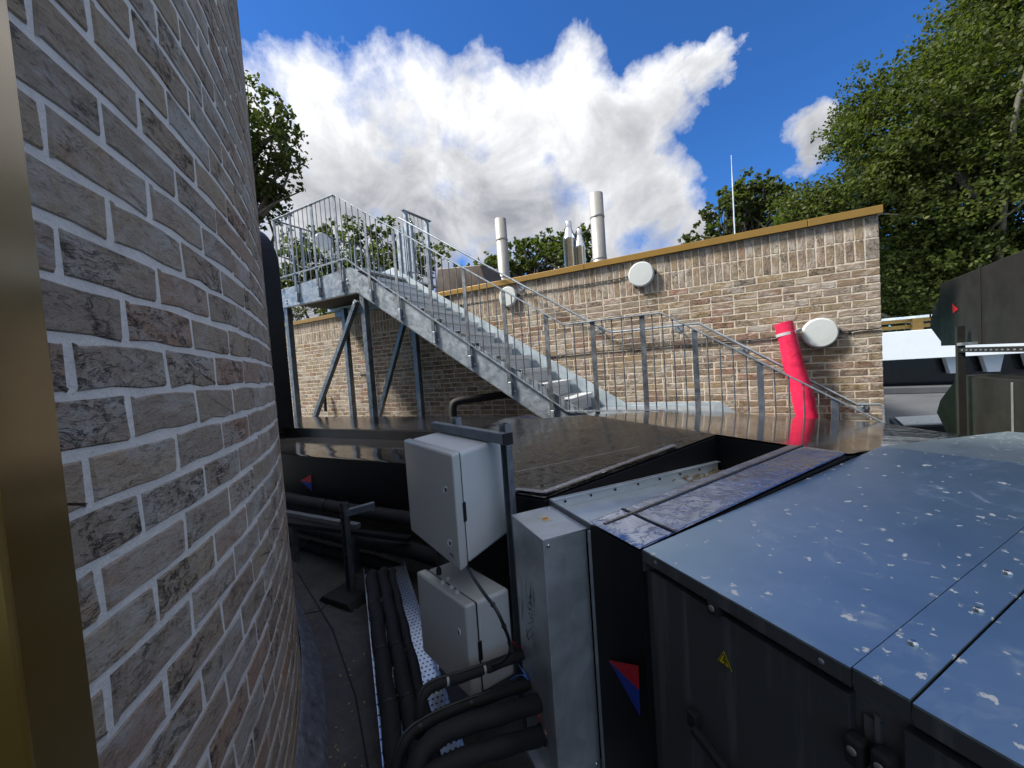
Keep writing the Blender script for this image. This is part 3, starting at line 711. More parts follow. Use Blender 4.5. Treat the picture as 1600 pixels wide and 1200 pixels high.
# near duct A: top tilted up to the ridge
RZ = -.40
A1 = F(-1.332, .681, -.522); A2 = onZ(795, 770, -.53); A3 = F(-1.332, 1.65, RZ); A4 = onZ(915, 648.5, RZ); A5 = onZ(850, 654, -.44); A6 = onZ(825, 648.5, -.42); A7 = onZ(785, 655, -.45); A8 = onZ(700, 690, -.52)
dA = thing('duct', 'black glossy wrapped duct with a wide sloping top behind the grey cabinets', 'duct', (A2[0], A2[1], FLOOR), 'black air ducts')
def topped(poly, depth, name, mt, par, bevel=0.004):
    top = [V3(p) for p in poly]
    nn = sum((np.cross(top[i], top[(i + 1) % len(top)]) for i in range(len(top))), np.zeros(3))
    if nn[2] < 0: top.reverse()
    n = len(top); m = MB(); bot = [np.array([p[0], p[1], p[2] - depth]) for p in top]
    m.add(top + bot, [tuple(range(n)), tuple(range(2 * n - 1, n - 1, -1))] + [(i, n + i, n + (i + 1) % n, (i + 1) % n) for i in range(n)])
    return m.build(name, mt, par, bevel=bevel)
def skin(poly, th, name, mt, par):
    return topped([V3(p) + np.array([0, 0, .004]) for p in poly], th, name, mt, par, .0015)
polyA = [A2, A1, A3, A4, A5, A6, A7, A8]
topped([p - np.array([0, 0, .006]) for p in polyA], .62, 'duct_body', M['black'], dA)
# the top skin as a fine sheet with shallow pillowing
def sheet(polytris, name, mt, par, amp=.006, nsub=5, f=5.):
    bm = bmesh.new(); off = OFF[par.name]
    for tri in polytris:
        bm.faces.new([bm.verts.new((p[0] - off[0], p[1] - off[1], p[2] - off[2])) for p in tri])
    bmesh.ops.remove_doubles(bm, verts=bm.verts, dist=.0005)
    bmesh.ops.triangulate(bm, faces=bm.faces)
    for _ in range(nsub): bmesh.ops.subdivide_edges(bm, edges=bm.edges, cuts=1, use_grid_fill=True)
    from mathutils import noise
    bmesh.ops.recalc_face_normals(bm, faces=bm.faces)
    for v in bm.verts:
        if v.is_boundary: 
            v.co.z += .003; continue
        q = Vector((v.co.x * f, v.co.y * f, 0)); v.co.z += .005 + amp * (noise.noise(q) + .4 * noise.noise(q * 2.7))
    me = bpy.data.meshes.new(name); bm.to_mesh(me); bm.free(); me.materials.append(mt)
    for p_ in me.polygons: p_.use_smooth = True
    if sum(p_.normal.z for p_ in me.polygons) < 0: me.flip_normals()
    o = bpy.data.objects.new(name, me); COL.objects.link(o); o.parent = par; OFF[o.name] = off; return o
sheet([(A1, A3, A4, A5), (A1, A5, A6, A7), (A1, A7, A8, A2)], 'foil_top', M['foil_wrinkled'], dA, .0016, 5)
def tape(p, q, w, par):  # strips of brighter foil, added to imitate streaks of reflected sky
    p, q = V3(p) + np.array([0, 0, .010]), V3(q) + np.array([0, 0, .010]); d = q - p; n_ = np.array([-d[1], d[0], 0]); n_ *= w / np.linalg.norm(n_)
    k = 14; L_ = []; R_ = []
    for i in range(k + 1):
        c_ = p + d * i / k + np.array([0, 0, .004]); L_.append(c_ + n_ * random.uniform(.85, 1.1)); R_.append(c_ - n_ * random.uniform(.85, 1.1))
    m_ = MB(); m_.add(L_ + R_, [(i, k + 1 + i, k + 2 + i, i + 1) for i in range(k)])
    return m_.build('sky_streak', M['foil_blue'], par, fix=True)
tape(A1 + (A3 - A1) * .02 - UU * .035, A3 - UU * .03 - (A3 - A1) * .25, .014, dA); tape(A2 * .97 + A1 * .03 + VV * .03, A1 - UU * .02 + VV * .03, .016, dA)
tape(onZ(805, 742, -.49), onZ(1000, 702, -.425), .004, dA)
# ridge duct B falling gently to the stairs
sB = .106
def Bz(p): return RZ - sB * ((p @ VV) - 1.65)
def onB(px, py):
    d = ray(px, py); # RZ - sB*(t d.V -1.65) = t d.z
    tt = (RZ + sB * 1.65) / (d[2] + sB * (d @ VV)); return d * tt
dB = thing('duct', 'long black glossy duct reflecting the brick wall and stair railings', 'duct', (0, 3, FLOOR), 'black air ducts')
u0 = -.785
def FB(u, v): return F(u, v, RZ - sB * (v - 1.65))
B = [onZ(915, 648.7, RZ), FB(-1.332, 1.652), FB(-.99, 1.652), FB(u0 - .006, 1.652), FB(u0 - .006, 3.075), FB(1.3, 3.075), onB(1640, 697), onB(1530, 684), onB(1445, 672), onB(1378, 661), onB(1303, 656.5), onB(1185, 648), onB(1110, 642), onB(1040, 642.5), onB(980, 646)]
topped([p - np.array([0, 0, .006]) for p in B], .8, 'duct_body', M['black'], dB, 0.002)
half = B[:]
sheet([(B[0], B[1], B[12], B[13], B[14]), (B[1], B[2], B[3], B[10], B[11], B[12]), (B[3], B[4], B[7], B[8], B[9], B[10]), (B[4], B[5], B[6], B[7])], 'foil_top', M['foil_far'], dB, .0012, 4, 3.)
# connecting duct C with wrinkled foil, next to the unit
CA, CB, CC, CD = F(-1.01, .668, -.508), F(u0 - .007, .676, -.508), F(u0 - .007, 1.65, RZ), F(-.985, 1.65, RZ)
dC = thing('duct', 'short black foil wrapped duct reflecting blue sky between the steel trough and the unit', 'duct', (CA[0], CA[1], FLOOR), 'black air ducts')
topped([p - np.array([0, 0, .003]) for p in (CA, CB, CC, CD)], .9, 'duct_body', M['black'], dC, .004)
sheet([(CA + np.array([0, 0, .004]), CB + np.array([0, 0, .004]), CC + np.array([0, 0, .004]), CD + np.array([0, 0, .004]))], 'foil_top', M['foil_blue'], dC, .0012, 6, 7.)
e = MB().bar(CA + (CD - CA) * .02 + (CB - CA) * .22 + np.array([0, 0, .009]), CD + (CC - CD) * .22 + np.array([0, 0, .009]), .014, .007).build('foil_seam', M['foil'], dC, bevel=.003)
e = MB().bar(CA + (CD - CA) * .13 + np.array([0, 0, .009]), CB + (CC - CB) * .13 + np.array([0, 0, .009]), .012, .006).build('foil_seam', M['foil'], dC, bevel=.003)
def logo(par, p0, p1, p2, p3, nrm):
    n_ = np.array(nrm, float) * .0015
    MB().prism([p0 + n_, p1 + n_, p2 + n_], n_).build('sticker', M['red'], par, fix=True)
    MB().prism([p0 + n_, p2 + n_, p3 + n_], n_).build('sticker', M['blue'], par, fix=True)
nV = -VV
vC = (CA @ VV + CB @ VV) / 2 - .004
logo(dC, onV(952, 1031, vC - .008), onV(998, 1040, vC - .008), onV(999.5, 1077, vC - .008), onV(1001, 1118, vC - .008), nV)
# steel trough between A and C
tr_ = thing('steel_trough', 'pale galvanised steel trough with bolt holes sunk between two black ducts', 'trough', (A1[0], A1[1], FLOOR))
g0, g1 = F(-1.325, .69, -.525), F(-1.325, 1.645, -.525)
MB().box(-1.328, -1.322, .700, 1.64, -.575, -.525, F).build('trough_side', M['galv_pale'], tr_)
MB().box(-1.321, -1.306, .704, 1.64, -.529, -.526, F).build('trough_rim', M['galv_pale'], tr_, bevel=.001, seg=1)
MB().box(-1.321, -.90, .704, 1.64, -.5745, -.5705, F).build('trough_floor', M['galv_pale'], tr_)
for k in range(7):
    p = g0 + (g1 - g0) * (.08 + .13 * k) - np.array([0, 0, .022])
    MB().lathe(p + UU * .005, UU, [(.0055, 0), (.0055, .002)], 8, False).build('bolt_hole', M['ink'], tr_)
m = MB()
for k in range(60):
    p = g0 + (g1 - g0) * random.uniform(.68, .97) + UU * random.uniform(.01, .09) + np.array([0, 0, -.043 + random.uniform(0, .012)])
    a = random.uniform(0, PI); tt = np.array([math.cos(a), math.sin(a), .2]); m.bar(p - tt * .008, p + tt * .008, .006, .002)
o = stuff(m.build('dry_debris', M['litter'])); tag(o, 'yellowish dry leaf debris gathered at the far end of the steel trough', 'debris')
# rim plate behind the valve box
rp = [onV(832, 783, .70), onV(862, 775, .70), onV(912, 816, .69), onV(900, 822, .69)]

# galvanised upright box
gb = thing('galvanised_box', 'tall upright galvanised steel box with sticker on top and handwriting, where the pipes enter', 'steel box', F(-1.19, .61, FLOOR))
BT = -.552
MB().box(-1.317, -1.07, .530, .693, FLOOR + .02, BT, F).build('box_body', M['galv_box'], gb, bevel=.003)
MB().box(-1.313, -1.066, .527, .697, BT + .001, BT + .005, F).build('lid', M['galv_box'], gb, bevel=.001, seg=1)
MB().box(-1.36, -1.045, .697, .703, BT - .05, BT + .022, F).build('back_flange', M['galv_dark'], gb)
MB().box(-1.058, -1.040, .690, .700, FLOOR + .05, BT - .0, F).build('side_flange', M['galv_box'], gb)
MB().box(-1.33, -1.02, .50, .72, FLOOR + .001, FLOOR + .018, F).build('foot_flange', M['galv_box'], gb)
for uu, vv, zz in [(-1.0695, .548, BT - .02), (-1.0695, .675, FLOOR + .06), (-1.0695, .56, FLOOR + .06)]:
    MB().lathe(F(uu, vv, zz), UU, [(.0065, 0), (.006, .003), (.003, .005)], 12).build('screw', M['steel_bright'], gb)
MB().lathe(F(-1.30, .68, BT + .005), (0, 0, 1), [(.006, 0), (.004, .004)], 12).build('screw', M['steel_bright'], gb)
lb = MB().box(-1.235, -1.185, .598, .632, BT + .0052, BT + .0062, F).build('sticker', M['white'], gb)
for i, (a, b) in enumerate([(-1.225, -1.215), (-1.212, -1.203), (-1.2, -1.19)]):
    MB().box(a, b, .604, .626, BT + .0064, BT + .0069, F).build('print', M['yellow'] if i != 1 else M['redwire'], lb)
# handwriting on the tower-facing side, reading upwards: 7 3 8 l (
strokes = [[(822, 982), (826, 1000), (834, 989)], [(826, 1000), (822, 992), (831, 980)], [(824, 975), (832, 972), (833, 966), (828, 966), (832, 960), (825, 958)], [(824, 953), (831, 950), (832, 944), (826, 941), (824, 948), (833, 956)], [(826, 940), (831, 946)], [(826, 936), (831, 933)], [(823, 930), (829, 934), (829, 928)]]
m = MB()
for s_ in strokes:
    P = [onV(x, y, .5285) for x, y in s_]
    m.tube(P, .0007, 4)
m.build('handwriting', M['ink'], gb)
m = MB()
for k in range(12):
    x = random.uniform(806, 838); y = random.uniform(900, 940); P = [onV(x, y, .5288), onV(x + random.uniform(-2, 3), y + random.uniform(15, 45), .5288)]; m.tube(P, .0005, 4)
m.build('scratches', M['frame_grey'], gb)

# ------------------------------------------------------------------ air handling unit
un = thing('air_handling_unit', 'large dark air handling unit with speckled blue grey pitched lid and doors', 'air handling unit', F(-.2, 1.8, FLOOR))
UE = -.50; u0, u1 = -.785, 1.9; vn, vr, vf = .680, 1.862, 3.06
MB().hexa([F(u0 + .01, vn + .035, FLOOR), F(u1, vn + .035, FLOOR), F(u1, vf - .03, FLOOR), F(u0 + .01, vf - .03, FLOOR), F(u0 + .01, vn + .035, UE - .02), F(u1, vn + .035, UE - .02), F(u1, vf - .03, UE - .02), F(u0 + .01, vf - .03, UE - .02)]).build('casing', M['frame_grey'], un)
# lid panels, each a folded sheet: near slope and far slope
seams = [u0, .058 - .0, .160, 1.9]
s1a, s2a = onZ(1322, 1047, -.497) @ UU, onZ(1413, 1103, -.497) @ UU
seams = [u0, s1a, s2a, u1]
for i in range(3):
    a, b = seams[i] + (.0015 if i else 0), seams[i + 1] - .0015; dz = .003 if i == 1 else 0
    for (va, za, vb, zb) in ((vn, UE, vr, RZ), (vr, RZ, vf, UE)):
        P = [F(a, va, za + dz), F(b, va, za + dz), F(b, vb, zb + dz), F(a, vb, zb + dz)]
        MB().prism(P, (0, 0, -.004)).build('lid_panel', M['lid'], un)
    MB().box(a, b, vn - .0, vn + .003, UE - .032 + dz, UE - .0045 + dz, F).build('lid_edge', M['charcoal'], un, label if False else None)
MB().prism([F(u0 - .001, vn, UE - .004), F(u0 - .001, vr, RZ - .004), F(u0 - .001, vf, UE - .004), F(u0 - .001, vf, UE - .06), F(u0 - .001, vn, UE - .06)], -UU * .003).build('gable_edge', M['charcoal'], un)
for k in range(7):
    v = vn + .12 + k * .165; z = UE + (RZ - UE) * (v - vn) / (vr - vn)
    u = s1a + .026 + .006 * k if k % 2 == 0 else s2a - .02
    MB().lathe(F(u, v, z + .003), (0, 0, 1), [(.0075, 0), (.007, .003), (.004, .005)], 12).build('lid_screw', M['steel_bright'], un)
# doors
dt = onV(1008, 885, .70)[2]; d1 = onV(1330, 1089, .70) @ UU; d0 = onV(1008, 885, .70) @ UU
d2 = onV(1413, 1142, .70) @ UU
def door(a, b, lab=None):
    o = MB().box(a, b, .695, .714, FLOOR + .12, dt, F).build('door', M['charcoal'], un, bevel=.0025)
    MB().box(a + .004, b - .004, .7145, .716, FLOOR + .11, dt + .008, F).build('door_seal', M['ink'], o)
    return o
D1 = door(d0, d1); D2 = door(d2, d2 + .75)
MB().box(u0, s1a - .02, .706, .716, dt + .012, UE - .036, F).build('frame_rail', M['frame_grey'], un)
MB().box(d1 + .012, d2 - .03, .708, .716, FLOOR + .1, UE - .085, F).build('frame_post', M['frame_grey'], un)
MB().box((d1 + d2) / 2 - .004, (d1 + d2) / 2 + .002, .703, .708, FLOOR + .1, UE - .07, F).build('frame_bead', M['frame_grey'], un)
MB().box(u0 + .003, d0 - .006, .706, .716, FLOOR + .1, UE - .055, F).build('frame_post', M['frame_grey'], un)
MB().box(u0 - .0, d0 - .02, .716, .72, FLOOR + .1, UE - .05, F).build('frame_seal', M['ink'], un)
def latch(px, py, w, h, v0, dpt, par=un, nm='latch'):
    p = onV(px, py, v0); u = p @ UU; z = p[2]
    o = MB().box(u - w / 2, u + w / 2, v0 - dpt, v0 + .003, z - h / 2, z + h / 2, F).build(nm, M['rubber'], par, bevel=min(w, h, dpt) * .3, seg=3)
    MB().lathe(F(u, v0 - dpt, z + h * .1), -VV, [(min(w, h) * .26, 0), (min(w, h) * .24, .0015), (min(w, h) * .1, .002)], 14).build('latch_screw', M['steel_dull'], o)
latch(1122, 948, .028, .028, .694, .020, un, 'hinge'); latch(1001, 918, .014, .05, .700, .016, un, 'hinge'); latch(1017, 1182, .016, .05, .700, .018, un, 'hinge')
latch(1345, 1166, .026, .046, .700, .026); latch(1388, 1192, .026, .05, .700, .026)
p = onV(1090, 1118, .694); ub = p @ UU
hb = MB().box(ub - .014, ub + .012, .672, .695, p[2] - .022, p[2] + .015, F).build('door_handle', M['rubber'], D1, bevel=.004)
a, b = onV(1082, 1138, .668), onV(1150, 1225, .668); MB().bar(a, b, .02, .016, -VV).build('door_handle', M['rubber'], D1, bevel=.004)
# warning triangle
w_ = [onV(1131.5, 1017, .694), onV(1121.5, 1031, .694), onV(1145, 1050, .694)]
s_ = MB().prism([p - VV * .0008 for p in w_], -VV * .0006).build('warning_sign', M['yellow'], D1, fix=True)
cw = sum(w_) / 3
for i in range(3):
    a = cw + (w_[i] - cw) * .80; b = cw + (w_[(i + 1) % 3] - cw) * .80
    MB().bar(a - VV * .0022, b - VV * .0022, .0011, .0012, VV).build('border', M['ink'], s_)
bl = [onV(1133, 1026, .6915), onV(1129.5, 1032, .6915), onV(1134, 1033, .6915), onV(1132, 1040, .6915)]
m = MB()
for i in range(3): m.bar(bl[i], bl[i + 1], .0016, .0008, VV)
m.build('bolt_symbol', M['ink'], s_)
rv = onV(1022, 879, .676); MB().lathe(onV(1024, 879, vn - .0005), -VV, [(.005, 0), (.003, .002)], 10).build('rivet', M['steel_dull'], un)
MB().lathe(onV(1283, 1033, vn - .0005), -VV, [(.005, 0), (.003, .002)], 10).build('rivet', M['steel_dull'], un)

# ------------------------------------------------------------------ cabinets on their strut frame
def enclosure(TL, TRr, BK, z0, z1, label, lower=False):
    """front top-left, front top-right, back right corners (ground plan), bottom and top heights"""
    a, b, c = V3(TL), V3(TRr), V3(BK); a[2] = b[2] = c[2] = z1; d = a + (c - b)
    t = thing('electrical_cabinet', label, 'cabinet', ((a + c)[0] / 2, (a + c)[1] / 2, z0), 'grey electrical cabinets')
    f = (c - b) / np.linalg.norm(c - b); H = np.array([0, 0, z1 - z0])
    dd = f * .045
    def blk(p, q, r, s, lo, hi, nm, mt, bev, par=t):
        P = [V3(p), V3(q), V3(r), V3(s)]
        for x in P: x[2] = 0
        return MB().hexa([x + np.array([0, 0, lo]) for x in P] + [x + np.array([0, 0, hi]) for x in P]).build(nm, mt, par, bevel=bev, seg=4)
    e1 = (b - a) / np.linalg.norm(b - a) * .004
    blk(a + dd + f * .003 + e1, b + dd + f * .003 - e1, c - e1, d + e1, z0 + .004, z1 - .004, 'cabinet_body', M['enclosure_side'], .014)
    dr = blk(a, b, b + dd, a + dd, z0, z1, 'door', M['enclosure'], .010)
    blk(a + dd - f * .004 + e1 * 2, b + dd - f * .004 - e1 * 2, b + dd + f * .006 - e1 * 2, a + dd + f * .006 + e1 * 2, z0 + .008, z1 - .008, 'gasket', M['ink'], 0)
    w = np.linalg.norm(b - a); ux = (b - a) / w
    for zz in (.33, .80) :
        p = a + ux * (w * .86) - np.array([0, 0, (z1 - z0) * zz]); lk = MB().lathe(p - f * .0005, -f, [(.0135, 0), (.0135, .003), (.011, .0045), (.008, .0025), (.0078, .001)], 20).build('lock', M['enclosure_side'], dr)
        MB().bar(p - f * .004 + np.array([0, 0, -.006]), p - f * .004 + np.array([0, 0, .006]), .004, .003, -f).build('key_slot', M['ink'], lk)
    p = b + dd - np.array([0, 0, (z1 - z0) * .52]); MB().bar(p + np.array([0, 0, .035]) + ux * .0008, p + np.array([0, 0, -.035]) + ux * .0008, .004, .016, f).build('grip_recess', M['ink'], dr)
    if not lower:
        p = a + ux * (w * .87) - np.array([0, 0, (z1 - z0) * .905]) - f * .001
        pl = MB().bar(p + np.array([0, 0, .008]), p - np.array([0, 0, .008]), .001, .034, ux).build('nameplate', M['tie'], dr)
        MB().bar(p + np.array([0, 0, .004]) - f * .001 - ux * .013, p + np.array([0, 0, .004]) - f * .001 + ux * .013, .001, .005, -f).build('print', M['ink'], dr)
    return t, a, b, c, d, f
z1 = -.288
E1 = enclosure(onZ(630, 687, z1), onZ(706, 711, z1), onZ(787, 682, z1), -.708, z1, 'upper light grey cabinet with brick reflections on its door, closed')
z2 = -.845
E2 = enclosure(onZ(650, 893, z2), onZ(727, 948, z2), onZ(797, 918, z2), -1.20, z2, 'lower light grey cabinet below the other one, partly behind the black pipes', True)
fr_ = thing('cabinet_stand', 'galvanised strut frame with two posts and a top bar carrying the grey cabinets', 'support frame', (-1.0, 1.1, FLOOR))
tb = -.246
a, b = onZ(673, 660, tb), onZ(787, 679, tb); f = E1[5]
MB().hexa([x + np.array([0, 0, zz]) for zz in (-.041, 0) for x in (a, b, b + f * .041, a + f * .041)]).build('crossbar', M['galv_dark'], fr_, bevel=.003, seg=1)
MB().bar(b + UU * 0 + (b - a) / np.linalg.norm(b - a) * .003 + f * .0205 + np.array([0, 0, -.0205]), b + (b - a) / np.linalg.norm(b - a) * .008 + f * .0205 + np.array([0, 0, -.0205]), .045, .045).build('end_cap', M['rubber'], fr_)
for fx in (.30, .925):
    c_ = a + (b - a) * fx + f * .063; e = (b - a) / np.linalg.norm(b - a)
    m = MB()
    for (i, j, wi, wj) in ((-.0195, 0, .003, .041), (.0195, 0, .003, .041), (0, .019, .041, .003)):
        q = c_ + e * i + f * j; m.hexa([q + e * (sx * wi / 2) + f * (sy * wj / 2) + np.array([0, 0, zz - q[2]]) for zz in (FLOOR, tb + .028) for sx, sy in ((-1, -1), (1, -1), (1, 1), (-1, 1))])
    m.build('post', M['galv'], fr_, fix=True)
# cable glands and clear plugs on the lower cabinet top
def onTop(px, py): return onZ(px, py, z2)
for i, (x, y) in enumerate([(692, 911), (714, 926), (700, 905), (706, 918)]):
    p = onTop(x, y); MB().lathe(p, (0, 0, 1), [(.010, 0), (.010, .006), (.006, .007), (.006, .012)], 14).build('gland_plug', M['enclosure_side'], E2[0])
p = onTop(686, 897); g_ = thing('cable', 'short black cable linking the bottom of the upper cabinet to the lower one', 'cable', p)
MB().tube([p + np.array([0, 0, -.002]), p + np.array([0, 0, .035]), p + np.array([.0, .0, .12]), p + np.array([-.005, .005, .2])], .005, 8).build('sheath', M['cable'], g_)
MB().lathe(p, (0, 0, 1), [(.011, 0), (.011, .022), (.006, .03)], 12).build('gland', M['cable'], g_)

# ------------------------------------------------------------------ insulated pipes leaving the steel box
def smooth(P, k=6):
    P = [V3(p) for p in P]; Q = [P[0]]
    E_ = [P[0]] + P + [P[-1]]
    for i in range(1, len(E_) - 2):
        a, b, c, d = E_[i - 1], E_[i], E_[i + 1], E_[i + 2]
        for j in range(1, k + 1):
            t_ = j / k; Q.append(.5 * ((2 * b) + (-a + c) * t_ + (2 * a - 5 * b + 4 * c - d) * t_ ** 2 + (-a + 3 * b - 3 * c + d) * t_ ** 3))
    return Q
def pipe(pts, r, label, cable=None, ties=(), n=16, sq=()):
    Q = smooth(pts, 7); t = thing('insulated_pipe', label, 'pipe', Q[-1], 'black insulated pipes')
    rs = [r * (1 + .05 * math.sin(i * .9)) for i in range(len(Q))]
    for k in ties: rs[k] = r * .80
    MB().tube(Q, rs, n).build('insulation', M['rubber'], t)
    MB().tube([Q[0] - VV * .001, Q[0] + VV * .02], r * .75, 12).build('pipe_stub', M['copper'], t)
    MB().lathe(Q[0] + VV * .008, VV, [(r * 1.18, 0), (r * 1.18, .006)], 20).build('grommet', M['cable'], t)
    for k in ties:
        d = Q[k + 1] - Q[k]; d /= np.linalg.norm(d); MB().tube([Q[k] - d * .004, Q[k] + d * .004], r * .9, 14).build('cable_tie', M['tie'] if k % 2 else M['cable'], t)
    if cable:
        C_ = [Q[k] + np.array([-.2 * r, -.3 * r, r * 1.02]) for k in range(2, len(Q))]
        MB().tube(smooth(C_[::3], 4), .0048, 6).build('clipped_cable', M['cable'], t)
    return t, Q
def pv(px, py, v): return onV(px, py, v)
def pu(px, py, u): return onU(px, py, u)
def pst(px, py): return onV(px, py, .528)
pipe([pst(816, 1022), pu(770, 1040, -1.285), pu(725, 1056, -1.285), pu(690, 1066, -1.285), pu(668, 1078, -1.283), pu(657, 1100, -1.27), pu(655, 1150, -1.25)], .0185, 'uppermost black insulated pipe bending down onto the perforated tray', True, (9, 19))
pipe([pst(826, 1068), pu(775, 1085, -1.243), pu(720, 1104, -1.243), pu(672, 1126, -1.24), pu(637, 1152, -1.22), pu(620, 1192, -1.2), pu(613, 1240, -1.18)], .0190, 'second insulated pipe from the top with a cable tied along it', True, (12, 24))
pipe([pst(842, 1098), pu(790, 1114, -1.155), pu(735, 1130, -1.155), pu(690, 1148, -1.15), pu(657, 1180, -1.13), pu(640, 1240, -1.1)], .028, 'thick black insulated pipe third from the top', False, (), 20)
pipe([onV(843, 1150, .50), pu(800, 1162, -1.10), pu(740, 1180, -1.10), pu(690, 1200, -1.10), pu(640, 1235, -1.08)], .0275, 'lowest thick insulated pipe with a copper end at the steel box', False, (), 20)
# cable hanging in front of the lower cabinet
Q = smooth([pv(728, 880, .36), pv(738, 900, .34), pv(757, 928, .33), pv(775, 952, .34), pv(789, 982, .36), pv(796, 1003, .40), pv(796, 1020, .40), pv(783, 1035, .40), pv(762, 1044, .395)], 6)
t = thing('cable', 'black cable curving down across the lower grey cabinet to the uppermost pipe', 'cable', Q[0])
MB().tube(Q, .0052, 8).build('sheath', M['cable'], t)
for k in (16, 23, 30): d = Q[k + 1] - Q[k]; d /= np.linalg.norm(d); MB().tube([Q[k], Q[k] + d * .006], .0075, 8).build('cable_tie', M['cable'], t)
for k, (pts, mt, lb) in enumerate([([(796, 1000, .45), (805, 1006, .49), (813, 1013, .525)], 'redwire', 'short red wire entering the steel box above the uppermost pipe'),
                                   ([(806, 1030, .52), (814, 1044, .51), (822, 1056, .52), (828, 1080, .525)], 'bluewire', 'thin blue wire looping between the two upper pipe ends'),
                                   ([(838, 1108, .525), (842, 1118, .51), (846, 1130, .525)], 'redwire', 'short red wire beside the end of the thick pipes')]):
    Q = smooth([pv(*p) for p in pts], 5); t = thing('wire', lb, 'wire', Q[0]); MB().tube(Q, .0024, 6).build('sheath', M[mt], t)
Q = smooth([pv(798, 1062, .48), pv(808, 1056, .50), pv(818, 1055, .51), pv(826, 1062, .524)], 5)
t = thing('wire', 'blue wire arching over the second pipe near the steel box', 'wire', Q[0]); MB().tube(Q, .0024, 6).build('sheath', M['bluewire'], t)
for (x, y) in ((762, 1024), (763, 1052)):
    p = pv(x, y, .44); tt = thing('pipe_clamp_knob', 'round black knob at the cabinet edge ' + ('above' if y < 1030 else 'below') + ' the uppermost pipe', 'knob', p)
    MB().lathe(p, -VV, [(.007, -.04), (.007, 0), (.012, .001), (.012, .01), (.008, .014)], 16).build('knob', M['cable'], tt)

# cable tray with pipes
TZ = -1.29
ty = thing('cable_tray', 'perforated steel cable tray running along the roof beside the tower', 'cable tray', F(-1.5, .12, FLOOR))
MB().box(-2.7, -.55, .012, .262, TZ - .004, TZ, F).build('tray_base', M['perf'], ty)
MB().box(-2.7, -.55, .009, .012, TZ - .004, TZ + .045, F).build('tray_side', M['perf'], ty); MB().box(-2.7, -.55, .262, .265, TZ - .004, TZ + .045, F).build('tray_side', M['perf'], ty)
for u in (-2.4, -1.7, -1.0): MB().box(u - .02, u + .02, .03, .23, FLOOR, TZ - .004, F).build('tray_foot', M['galv_dark'], ty)
for i, (v, r, lb) in enumerate([(.050, .034, 'black lagged pipe lying in the tray nearest the tower'), (.118, .032, 'middle black lagged pipe lying in the tray'), (.172, .022, 'thinner black lagged pipe lying in the tray beside the perforated strip')]):
    P = []
    for k in range(26):
        u = -.55 - k * .08; P.append(F(u, v + .003 * math.sin(k * 1.7 + i), TZ + r + .002 * math.sin(k)))
    P += [F(-2.62, v + .01, TZ + r - .01), F(-2.72, v + .04, TZ - .06), F(-2.76, v + .10, TZ - .12)]
    t = thing('tray_pipe', lb, 'pipe', P[0], 'lagged pipes in the tray')
    MB().tube(P, [r * (1 + .03 * math.sin(k * 2.2)) for k in range(len(P))], 14).build('insulation', M['rubber'], t)
    for k in (4, 8, 12, 16, 21): d = UU * -1; MB().tube([P[k], P[k] + d * .006], r * 1.08, 12).build('tape_joint', M['cable'], t)
def f3(): return F(random.uniform(-2.3, -.7), random.choice([.085, .084, .146, .2, .22]) + random.uniform(-.006, .006), TZ + random.uniform(.005, .05))
o = stuff(litter('tray_leaves', 70, f3, M['litter'], .006)); tag(o, 'small dry leaves caught between the pipes in the cable tray', 'leaf litter')
# support posts with feet
def support(p, top, label, arm=None):
    t = thing('duct_support', label, 'support', p, 'strut supports with rubber feet')
    m = MB()
    for (i, j, wi, wj) in ((-.019, 0, .003, .041), (.019, 0, .003, .041), (0, .019, .041, .003)): m.box(p[0] + i - wi / 2, p[0] + i + wi / 2, p[1] + j - wj / 2, p[1] + j + wj / 2, FLOOR + .04, top)
    m.build('post', M['galv_dark'], t)
    MB().prism([(p[0] - .16, p[1] - .13, FLOOR), (p[0] + .16, p[1] - .13, FLOOR), (p[0] + .12, p[1] - .13, FLOOR + .04), (p[0] - .12, p[1] - .13, FLOOR + .04)], (0, .26, 0)).build('rubber_foot', M['rubber'], t, bevel=.005)
    if arm is not None: MB().bar((p[0], p[1], top - .07), arm, .041, .041).build('arm', M['galv_dark'], t)
    m = MB()
    for k in range(12): m.box(p[0] - .006, p[0] + .006, p[1] - .0215, p[1] - .020, FLOOR + .1 + k * .05, FLOOR + .125 + k * .05)
    stuff(m.build('slots', M['ink'], t))
p = onZ(550, 930, FLOOR); support(p, -.80, 'slotted steel support post on a rubber foot under the left black duct', (p[0] + .10, p[1] + .16, -.86))

# ------------------------------------------------------------------ left ducts in front of the stair legs
dt_ = thing('duct', 'upper long black duct in front of the stair legs, parallel to the wall', 'duct', (-3.5, 3.3, FLOOR), 'black air ducts')
MB().box(-7.2, -1.9, 2.86, 3.82, -1.15, -.556).build('duct_body', M['black'], dt_, bevel=.004)
sheet([((-7.2, 2.862, -.555), (-1.9, 2.862, -.555), (-1.9, 3.818, -.555), (-7.2, 3.818, -.555))], 'foil_top', M['foil'], dt_, .001, 4, 2.)
dt2 = thing('duct', 'lower long black duct with a red and blue triangle sticker left of the cabinets', 'duct', (-3.5, 2.4, FLOOR), 'black air ducts')
MB().box(-6.2, -1.75, 2.08, 2.855, -1.12, -.656).build('duct_body', M['black'], dt2, bevel=.004)
sheet([((-6.2, 2.082, -.655), (-1.75, 2.082, -.655), (-1.75, 2.853, -.655), (-6.2, 2.853, -.655))], 'foil_top', M['foil_far'], dt2, .003, 5, 3.)
yy = 2.078
logo(dt2, onY(470, 751, yy), onY(486.5, 741, yy), onY(487, 754, yy), onY(488, 768, yy), (0, -1, 0))
